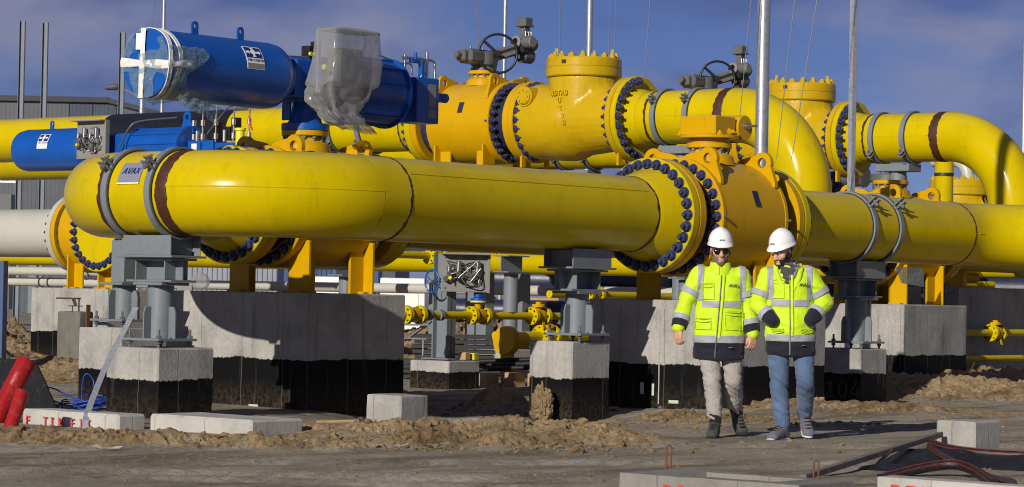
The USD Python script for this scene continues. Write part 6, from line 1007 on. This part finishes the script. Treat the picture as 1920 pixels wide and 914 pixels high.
small_line('gas_line', 'upper small yellow pipe with valve below the straight front pipe', (28.6, 26.2, 1.80), (32.6, 26.2, 1.80), 0.055, ((1.35, ''), (2.9, 'lever')), None)
small_line('gas_line', 'low yellow pipe with valve in the shade at the right edge', (33.0, 19.45, 0.80), (39.0, 19.45, 0.80), 0.055, ((2.1, 'lever'),), None)
small_line('gas_line', 'lowest yellow pipe in the shade at the right edge', (33.0, 19.4, 0.42), (39.0, 19.4, 0.42), 0.045, (), None)
t = thing('blind_stub', 'amber flanged stub leaning on the middle pedestal', 'pipe stub', (27.6, 22.7, 0.4)); c = np.array([27.5, 22.75, 0.60])
part(t, 'stub', lathe([(0, 0), (0, .12), (.4, .12), (.4, 0)], c, X, 32), 'valve_orange'); part(t, 'flange', lathe([(-.04, 0), (-.04, .19), (0.0, .2), (.02, .2), (.02, 0)], c, X, 36), 'valve_orange'); part(t, 'flange', lathe([(.035, 0), (.035, .2), (.075, .2), (.075, 0)], c, X, 36), 'valve_orange'); part(t, 'foot', box(c + (.0, -.1, -.5), c + (.08, .1, -.1)), 'valve_orange')
rng = np.random.default_rng(3)
for k in range(9):
    j = rng.uniform(-.06, .06); c = np.array([28.6, 24.3, 0.04 + 0.072 * k]); p = c - RT * (0.85 + j + (.25 if k < 4 else 0)) - FW * .05; q_ = c + RT * (0.50 + j - .03 * k) 
    solo('formwork_board', bar(p, q_, 0.5, 0.055, up=Z), 'board_dark', ['lowest', 'second', 'third', 'fourth', 'middle', 'sixth', 'seventh', 'second from top', 'topmost'][k] + ' dark formwork board in the stack under the small gas pipe', 'board', group='dark formwork boards stacked behind the lowest pedestal')
for k in range(3): solo('black_pipe', cyl(np.array([27.3, 22.6, 0.24 + .05 * k]) - RT * 0.9 - Z * .06 + FW * .1 * k, np.array([27.3, 22.6, 0.28 + .05 * k]) + RT * .9 + FW * .1 * k, 0.035, 14), 'rubber_black', ['front', 'middle', 'rear'][k] + ' long black plastic pipe on sleepers beside the middle pedestal', 'pipe', group='black plastic pipes lying on timber sleepers')
for k in range(3): c = np.array([27.2, 22.5, 0]) + RT * (-.25 + .36 * k); solo('timber_sleeper', box(c + (-.12, -.12, -.1), c + (.12, .12, 0.17 + .01 * k), .008), 'wood_pale', ['left', 'middle', 'right'][k] + ' timber sleeper under the black plastic pipes', 'sleeper')
def crate(name, label, c, w, d, h):
    c = np.asarray(c, float); t = thing(name, label, 'crate', c)
    for k in range(5): part(t, 'slat', _obox(c - FW * d / 2 + Z * (h * (k + .5) / 5), RT, FW, w, .02, h / 5 - .02), 'wood_pale'); part(t, 'slat', _obox(c - RT * w / 2 + Z * (h * (k + .5) / 5), FW, RT, d, .02, h / 5 - .02), 'wood_pale')
    for s in (-1, 1): part(t, 'brace', bar(c - FW * (d / 2 + .02) - RT * w * .48 * s + Z * .03, c - FW * (d / 2 + .02) + RT * w * .48 * s + Z * (h - .03), .08, .02, up=FW), 'wood_pale'); part(t, 'batten', _obox(c - FW * (d / 2 + .02) + RT * w * .46 * s + Z * h / 2, RT, FW, .08, .03, h), 'wood_pale')
    part(t, 'side', _obox(c + FW * d * .0 + Z * h / 2, RT, FW, w - .04, d - .04, h - .02), 'wood_pale')
gp = lambda x, d, z=0.0: RT * x + FW * d + Z * z
crate('wooden_crate', 'pale wooden crate left of the middle support column, far behind', gp(.12, 60, .0), .55, .5, 1.15); crate('wooden_crate', 'pale wooden crate close left of the middle support column, far behind', gp(.72, 61, .0), .75, .5, 1.2)
# ------------------------------------------------------------------ pipework and machines further back
for k, (a, z, b0, b1, lb) in enumerate(((33.4, 1.52, 36.9, 47, 'upper thin white pipe at the left edge'), (33.6, 1.31, 22.3, 47, 'long thin white pipe crossing behind the blocks'))):
    t = thing('thin_pipe', lb, 'pipe', (a, b1, z)); part(t, 'pipe', cyl((a, b0, z), (a, b1, z), 0.085, 20), 'white_pipe')
    for b in ((38.2, 41.5) if k == 0 else (39.6, 28.6, 26.0, 22.6)): part(t, 'pipe_band', cyl((a, b, z), (a, b - .035, z), 0.095, 20), 'tag_dark'); part(t, 'pipe_band', cyl((a, b - .25, z), (a, b - .285, z), 0.095, 20), 'tag_dark')
for k, b in enumerate((39.5, 28.4, 22.5)): solo('pipe_trestle', cat(box((33.45, b - .25, 1.14), (33.75, b + .1, 1.2)), bar((33.6, b + .1, .3), (33.6, b - .02, 1.14), .12, .06), bar((33.6, b - .3, .3), (33.6, b - .15, 1.14), .12, .06), box((33.2, b - .5, -.1), (34, b + .4, .34))), 'steel_grey', 'small steel trestle under the white pipe ' + ('left of the far left block', 'behind the big valve legs', 'behind the middle support')[k], 'trestle')
solo('yellow_pipe', cyl((36.0, 44.0, 1.86), (39.5, 15, 1.86), 0.19, 32), 'pipe_yellow', 'shaded mid-size yellow pipe low in the background behind the valve legs', 'pipe')
t = thing('filter_pot', 'glass-wrapped round instrument behind the left pedestal', 'instrument', gp(-4.05, 34, .9)); part(t, 'pot', lathe([(0, 0), (0, .09), (.02, .11), (.20, .11), (.22, .09), (.22, 0)], gp(-4.05, 34.2, 1.32), -FW, 28), 'film_clear'); part(t, 'box', _obox(gp(-4.28, 34.3, 1.24), RT, FW, .2, .1, .14), 'cabinet_grey')
for k, (x, d, z, w, h, m_, lb) in enumerate(((-3.3, 95, 0, 5.0, 2.75, 'container_grey', 'pale grey site container seen under the left elbow'), (-8.7, 100, 0, 7.0, 2.6, 'container_blue', 'blue corrugated container seen between the legs of the left valve'), (-4.5, 88, 0, 1.7, 1.75, 'white_paint', 'white van-like cabinet far behind the left valve'), (-3.0, 88, 0, 1.5, 1.75, 'white_paint', 'white cabinet far behind, left of the middle instrument post'))):
    x = {0: -10.9, 1: -8.5, 2: -6.0, 3: -3.6}[k]; c = gp(x, d); t = thing('site_container', lb, 'container', c); part(t, 'shell', _obox(c + Z * (h / 2), RT, FW, w, 2.4, h, .03), m_)
    for j in range(int(w / .18) if k < 2 else 0): part(t, 'corrugation', _obox(c - FW * 1.215 + RT * (-w / 2 + .1 + j * .18) + Z * h / 2, RT, FW, .08, .05, h - .2), m_)
    if k >= 2: part(t, 'door', _obox(c - FW * 1.21 + Z * (h / 2), RT, FW, w * .7, .03, h * .8), 'white_paint')
# third line of valves at the right, only its tops show
q0 = np.array([44.2, 25.3, 2.65]); cvp = check_valve('check_valve', 'distant cast valve cover just above the front pipe at the right', q0, -Y, seen=-X)
solo('support_column', cyl((44.2, 25.3, -.1), (44.2, 25.3, 2.2), .3, 24), 'steel_grey', 'column under the distant cast valve at the right', 'column')
solo('yellow_pipe', cat(cyl((44.2, 24.2, 2.65), (44.2, 10, 2.65), .4, 40), cyl((44.2, 26.4, 2.65), (44.2, 30, 2.65), .4, 40)), 'pipe_yellow', 'distant yellow pipe through the far cast valve at the right', 'pipe')
t = thing('gear_operator', 'grey gear drive on a yellow flange just above the two right clamps', 'valve operator', (43.2, 26.3, 3.3)); c = np.array([43.4, 26.42, 3.34])
part(t, 'flange', cat(cyl(c - Z * .3, c, .38, 36)), 'valve_orange'); part(t, 'gearbox', cat(cyl(c, c + Z * .28, .30, 36, .02), cyl(c + Z * .2, c + Z * .36, .36, 36, .03)), 'operator_grey')
for p_ in ring_pts(c + Z * .36, Z, .2, 6): part(t, 'stud', cyl(p_, p_ + Z * .07, .03, 8), 'operator_grey')
m0 = c + Y * .62 - X * .4 + Z * .30; part(t, 'motor', cat(cyl(m0 - Y * .30, m0 + Y * .22, .19, 32, .02), cyl(m0 - Y * .30, m0 - Y * .36, .21, 32, .01), cyl(m0 + Y * .2, m0 + Y * .5, .12, 24)), 'operator_grey'); part(t, 'drive_box', box(m0 + (-.2, .2, -.6), m0 + (.25, .6, .1), .03), 'wheel_black'); part(t, 'switch_box', box(m0 + (-.25, .45, .25), m0 + (0, .75, .7), .03), 'operator_grey')
solo('plastic_wrap', crumple(np.array([[43.0 + .1 * i, 27.1 - .1 * j, 2.95 + .25 * math.sin(i * .5) * math.sin(j * .4)] for i in range(8) for j in range(12)]), np.array([[i * 12 + j, i * 12 + j + 1, i * 12 + j + 13] for i in range(7) for j in range(11)] + [[i * 12 + j, i * 12 + j + 13, i * 12 + j + 12] for i in range(7) for j in range(11)]), .12, 5, 2), 'film_clear', 'clear plastic wrap on the distant pipe above the right clamps', 'plastic film', smooth=True)
t = thing('white_vent_pipe', 'small white pipe bend behind the right elbow', 'pipe', (49.5, 28.4, 0)); c = np.array([50.0, 28.8, 4.35])
part(t, 'elbow', sweep(np.vstack([[c + Y * .5], arc(c - Z * .36, .36, 90, 0, 14, -Y, Z), [c - Y * .36 - Z * 4.5]]), .13, 24), 'white_pipe', smooth=60); part(t, 'pipe_band', cyl(c + Y * .08, c + Y * .03, .14, 24), 'weld_brown')
solo('valve_riser', cat(cyl(gp(7.75, 47, 0), gp(7.75, 47, 3.9), .17, 20)), 'pipe_yellow', 'short yellow riser with black bands behind the right elbow', 'riser')
for z in (3.52, 3.86): solo('riser_band', cyl(gp(7.75, 47, z), gp(7.75, 47, z + .06), .178, 20), 'tag_dark', ('lower' if z < 3.6 else 'upper') + ' black band on the short yellow riser', 'band')
v3 = ball_valve('ball_valve', 'amber ball valve on the striped-shadow block right of the men', (32.3, 19.62, ZF), X)
t = thing('yellow_pipe', 'yellow pipe behind the front pipe at the right with its flanges', 'pipe', (30, 19.62, 0)); part(t, 'flange', wn_flange((31.265, 19.62, ZF), -X), 'pipe_yellow'); part(t, 'flange', wn_flange((33.335, 19.62, ZF), X), 'pipe_yellow'); part(t, 'straight_pipe', pipe_run((30.9, 19.62, ZF), (28.6, 19.62, ZF)), 'pipe_yellow'); part(t, 'straight_pipe', pipe_run((33.7, 19.62, ZF), (40, 19.62, ZF)), 'pipe_yellow')
sheet('plastic_film', 'scrap of bluish plastic film hanging on the valve right of the men', [(31.3, 18.92, 1.72), (32.0, 18.88, 1.72), (32.0, 18.86, 1.45), (31.4, 18.88, 1.50)], .004, 'film_blue', 3)
plinth('valve_plinth', 'shaded concrete block at the right edge', (33.1, 19.75, -.2), (34.45, 20.9, 1.2), 'concrete_plinth', 17)
plinth('valve_plinth', 'rough topped concrete block at the right edge with amber bracket', (34.6, 19.8, -.2), (37.2, 21.2, 1.48), 'concrete_bare', 18)
solo('amber_bracket', cat(box((34.9, 19.9, 1.48), (35.02, 20.2, 1.82)), cyl((35.02, 20.05, 1.64), (35.5, 20.05, 1.64), .10, 20)), 'valve_orange', 'amber bracket standing on the rough block at the right edge', 'bracket')

# ------------------------------------------------------------------ masts, lamps, building, tanks
def mast(name, label, x, d, r, z1, n=24, z0=-.1, mt='galvanised', joint=None):
    p = gp(x, d); t = thing(name, label, 'mast', p); part(t, 'shaft', cyl(p + Z * z0, p + Z * z1, r, n), mt, smooth=35 if n > 8 else 10)
    part(t, 'base_plate', cat(_obox(p + Z * .02, RT, FW, r * 5, r * 5, .04), *[hexnut(p + RT * i * r * 1.9 + FW * j * r * 1.9 + Z * .04, Z, .03, .03, .03) for i in (-1, 1) for j in (-1, 1)]), mt)
    if joint: part(t, 'joint', cat(cyl(p + Z * joint, p + Z * (joint + .12), r * 1.25, n), cyl(p + Z * (joint + .12), p + Z * (joint + .17), r * 1.45, n)), mt)
    return t
mast('lightning_mast', 'thick galvanised lightning mast behind the valve near the men', 3.10, 32.7, .084, 11)
mast('lamp_pole', 'slim hexagonal galvanised pole right of the thick mast', 4.23, 32.7, .056, 11, n=6)
mast('lightning_mast', 'galvanised mast rising behind the central check valve', 1.62, 57.6, .072, 16); mast('lightning_mast', 'thin galvanised mast behind the handwheel drive', -.28, 65, .05, 17, joint=None)
mast('lightning_mast', 'thin jointed mast behind the end of the large blue actuator', -9.46, 70, .05, 14, joint=8.05)
def steel_post(label, x, d, z1):
    p = gp(x, d); solo('steel_post', cat(_obox(p + Z * z1 / 2, RT, FW, .13, .012, z1), _obox(p + Z * z1 / 2 - RT * .06, RT, FW, .012, .13, z1), _obox(p + Z * z1 / 2 + RT * .06, RT, FW, .012, .13, z1)), 'steel_grey', label, 'steel post')
steel_post('leftmost grey steel post against the sky', -11.58, 61.2, 7.45); steel_post('second grey steel post from the left against the sky', -11.04, 61.2, 7.42); steel_post('grey steel post just left of the taped actuator end', -9.23, 61.2, 7.23)
def street_lamp(label, x, d, z, dirn, zt):
    p = gp(x, d); t = thing('street_lamp', label, 'street lamp', p); e = p + RT * dirn + Z * z; part(t, 'pole', cyl(p - Z * .1, p + Z * zt, .07, 16), 'galvanised')
    part(t, 'arm', sweep(curve([p + Z * (z - .35), p + RT * dirn * .4 + Z * (z - .15), e], 14), .03, 8), 'steel_grey'); part(t, 'lamp_head', cat(m3.Manifold.batch_hull([ball(e, (.16, .16, .09)), ball(e + RT * dirn * .25 - Z * .03, (.12, .12, .06))])), 'operator_grey')
street_lamp('street lamp left of the taped actuator end', -10.0, 70, 6.62, -.72, 6.3); street_lamp('street lamp at the right edge, arm to the left', 16.0, 82, 6.45, -.62, 9.5)
solo('antenna_rod', cyl(gp(15.1, 82, 0), gp(15.1, 82, 6.9), .03, 8), 'steel_grey', 'thin rod beside the street lamp at the right edge', 'rod')
for k, (x0, x1, d, z0, z1, lb) in enumerate(((2.78, 3.0, 32.4, 3.3, 6.0, 'left guy wire in front of the thick mast'), (2.98, 3.08, 32.3, 3.3, 6.0, 'guy wire just left of the thick mast'), (3.12, 3.42, 31.0, 2.9, 6.0, 'guy wire just right of the thick mast'), (3.30, 3.74, 31.0, 2.9, 6.0, 'right guy wire of the thick mast'), (.98, .94, 57, 4, 9, 'guy wire left of the mast behind the check valve'), (2.05, 2.02, 57, 4, 9, 'left of two guy wires right of the mast behind the check valve'), (2.19, 2.15, 57, 4, 9, 'right of two guy wires right of the mast behind the check valve'), (2.72, 2.98, 57, 4, 9, 'slanting guy wire between the check valve mast and the thick mast'), (-.85, -.98, 64, 4, 10, 'guy wire left of the handwheel drive'), (-9.9, -9.6, 70, 7, 10, 'guy wire above the taped actuator end'))):
    solo('guy_wire', sweep([gp(x0, d, z0), gp((x0 + x1) / 2, d, (z0 + z1) / 2), gp(x1, d, z1)], .0055 if d < 40 else .009, 5), 'operator_grey', lb, 'wire')
# warehouse at the left
t = thing('warehouse', 'grey panelled warehouse with dark flat roof edge at the left', 'building', gp(-20, 122)); W0, W1, DW = -34.0, -6.0, 122.0
zr = lambda x: 9.98 if x < -19.0 else 9.98 - (x + 19.0) * 0.235
rng = np.random.default_rng(6); x = W0; k = 0
while x < W1:
    w = 1.10; xc = x + w / 2; navy = any(a < xc < b for a, b in ((-21.0, -20.0), (-19.85, -18.8), (-17.8, -17.2))); z1 = zr(xc) - .05
    pn = part(t, 'wall_panel', _obox(gp(xc, DW, z1 / 2), RT, FW, w - .03, .12, z1, .01), 'bldg_navy' if navy else ('bldg_grey' if k % 3 else 'bldg_light'))
    part(pn, 'panel_rib', cat(*[_obox(gp(x + .1 + .2 * j, DW - .065, z1 / 2), RT, FW, .07, .012, z1 - .1) for j in range(5)]), 'bldg_navy' if navy else ('bldg_grey' if k % 3 else 'bldg_light')); x += w; k += 1
part(t, 'roof_edge', cat(bar(gp(W0, DW - .1, 10.0), gp(-19, DW - .1, 10.0), .3, .22), bar(gp(-19, DW - .1, 10.0), gp(W1, DW - .1, zr(W1) + .02), .3, .22)), 'roof_dark')
part(t, 'roof', bar(gp(-26, DW + 15, 10.1), gp(-19, DW + 15, 10.1), 30, .12, up=Z), 'roof_dark'); part(t, 'side_wall', _obox(gp(W1, DW + 15, 3.4), RT, FW, .15, 30, 6.8), 'bldg_grey')
for a, b in ((-24.6, -22.7), (-22.4, -21.3)): wn = part(t, 'window', _obox(gp((a + b) / 2, DW - .12, 8.35), RT, FW, b - a, .1, 1.0), 'tag_dark'); part(wn, 'louvre', _obox(gp(a + .4, DW - .19, 8.35), RT, FW, .5, .05, .8), 'white_paint')
for xx in (-28.5, -25.4, -22.3): part(t, 'pilaster', _obox(gp(xx, DW - .25, 2.3), RT, FW, .35, .2, 4.6), 'steel_grey')
t = thing('machine', 'white and grey machine by the warehouse at the left edge', 'machine', gp(-16.1, 82)); c = gp(-16.4, 82); part(t, 'frame', _obox(c + Z * 2.3, RT, FW, 1.5, 1, 3.6), 'operator_grey'); part(t, 'white_beam', _obox(c + Z * 4.55 - FW * .6, RT, FW, 1.9, .15, .22), 'white_paint'); part(t, 'arm', bar(c + Z * 3.5 - FW * .6, c + Z * 3.45 - FW * .6 + RT * 2.1, .12, .12), 'operator_grey')
solo('blue_column', cat(_obox(gp(-6.80, 34.6, .72), RT, FW, .22, .3, 1.65)), 'container_blue', 'blue-grey column end at the left edge under the white pipe', 'column')
for k, (x, d, r, zt, lb) in enumerate(((19.5, 96, 1.0, 7.2, 'white storage tank dome at the right edge'), (22.6, 100, 1.2, 6.6, 'second white tank at the far right edge'))):
    t = thing('storage_tank', lb, 'tank', gp(x, d)); part(t, 'shell', lathe([(0, 0), (0, r), (zt - r * .6, r), (zt - r * .3, r * .85), (zt - r * .1, r * .55), (zt, 0)], gp(x, d), Z, 40), 'tank_white', smooth=60); part(t, 'ladder', cat(*[_obox(gp(x - r * .3, d - r - .1, .3 * j + .3), RT, FW, .5, .03, .03) for j in range(int(zt / .3) - 4)]), 'galvanised')

# ------------------------------------------------------------------ denser plant seen under and between the big pipes
small_line('gas_line', 'small yellow pipe with two valves behind the men', (29.0, 23.2, 1.25), (36.5, 23.2, 1.25), 0.055, ((1.0, ''), (3.4, 'lever'), (5.6, '')), None)
small_line('gas_line', 'yellow drain pipe with valve behind the right clamped support', (31.0, 21.4, 1.55), (38.5, 21.4, 1.55), 0.06, ((3.2, 'cap'), (5.4, '')), None)
small_line('gas_line', 'dusty yellow drain pipe low behind the middle pedestal', (29.5, 24.6, 0.62), (36.0, 24.6, 0.62), 0.07, ((1.2, 'lever'), (3.6, '')), None)
for k, (a, b, h, lb) in enumerate(((28.2, 26.4, 1.75, 'grey column in the gap left of the middle instrument post'), (30.2, 24.9, 1.85, 'grey column in the gap right of the middle instrument panel'), (34.6, 27.2, 1.6, 'dark column far back in the middle gap'), (31.2, 22.4, 1.8, 'dark column behind the men'), (35.6, 22.1, 1.7, 'dark column behind the striped-shadow block'), (38.4, 22.0, 1.8, 'dark column at the right edge behind the shaded block'))):
    p = np.array([a, b, 0.]); t = thing('pipe_stand', lb, 'pipe stand', p)
    part(t, 'footing', box((a - .32, b - .32, -.3), (a + .32, b + .32, .42), .012), 'concrete_bare'); part(t, 'base_plate', box((a - .22, b - .22, .42), (a + .22, b + .22, .445)), 'steel_grey'); part(t, 'column', cyl((a, b, .445), (a, b, h - .3), .11, 24), 'steel_grey')
    for q in range(4): d = rotz(90 * q) @ X; part(t, 'gusset', plate(sg.Polygon([(.10, 0), (.19, 0), (.19, .2), (.16, .27), (.10, .27)]), .014, np.array([a, b, .445]), d, Z), 'steel_grey')
    part(t, 'beam', cat(_obox(np.array([a, b, h - .28]), X, Y, .5, .3, .02), _obox(np.array([a, b, h - .16]), X, Y, .5, .018, .22), _obox(np.array([a, b, h - .04]), X, Y, .5, .3, .02)), 'steel_grey')
for k, (p0, p1, r, mt, lb) in enumerate((((27.6, 30.0, 1.72), (35.5, 22.0, 1.72), .16, 'pipe_yellow', 'mid-size yellow pipe slanting through the gap behind the gas pipe'), ((34.9, 30, .95), (40.5, 19, .95), .2, 'tag_dark', 'dark pipe low behind the blocks at the right'), ((36.2, 31, 1.5), (42.5, 18, 1.5), .25, 'tag_dark', 'thick dark pipe behind the blocks at the right'))):
    solo('process_pipe', cyl(p0, p1, r, 28), mt, lb, 'pipe')
instrument_panel('instrument_station', 'small instrument panel in the shade right of the striped-shadow block', np.array([33.75, 19.95, 1.22]), RT, -FW, .36, .34, 21)
solo('blue_handle', cat(cyl((34.3, 19.95, 1.2), (34.3, 19.95, 1.36), .07, 16), bar((34.3, 19.95, 1.34), (34.48, 19.8, 1.40), .03, .02)), 'act_blue', 'small blue valve handle in the shade at the right', 'valve handle')
for k, (x, d, w, h, lb) in enumerate(((4.6, 75, 7, 3.0, 'long dark site hut far behind the men'), (11.5, 85, 9, 3.2, 'dark site hut far behind at the right edge'))):
    c = gp(x, d); t = thing('site_hut', lb, 'hut', c); part(t, 'shell', _obox(c + Z * h / 2, RT, FW, w, 3, h, .04), 'board_dark'); part(t, 'door', _obox(c - FW * 1.52 + Z * 1.0, RT, FW, .9, .04, 2.0), 'bldg_navy')
    for j in range(int(w / 1.1)): part(t, 'panel', _obox(c - FW * 1.515 + RT * (-w / 2 + .6 + 1.1 * j) + Z * (h / 2 + .1), RT, FW, 1.05, .03, h - .3), 'bldg_navy')
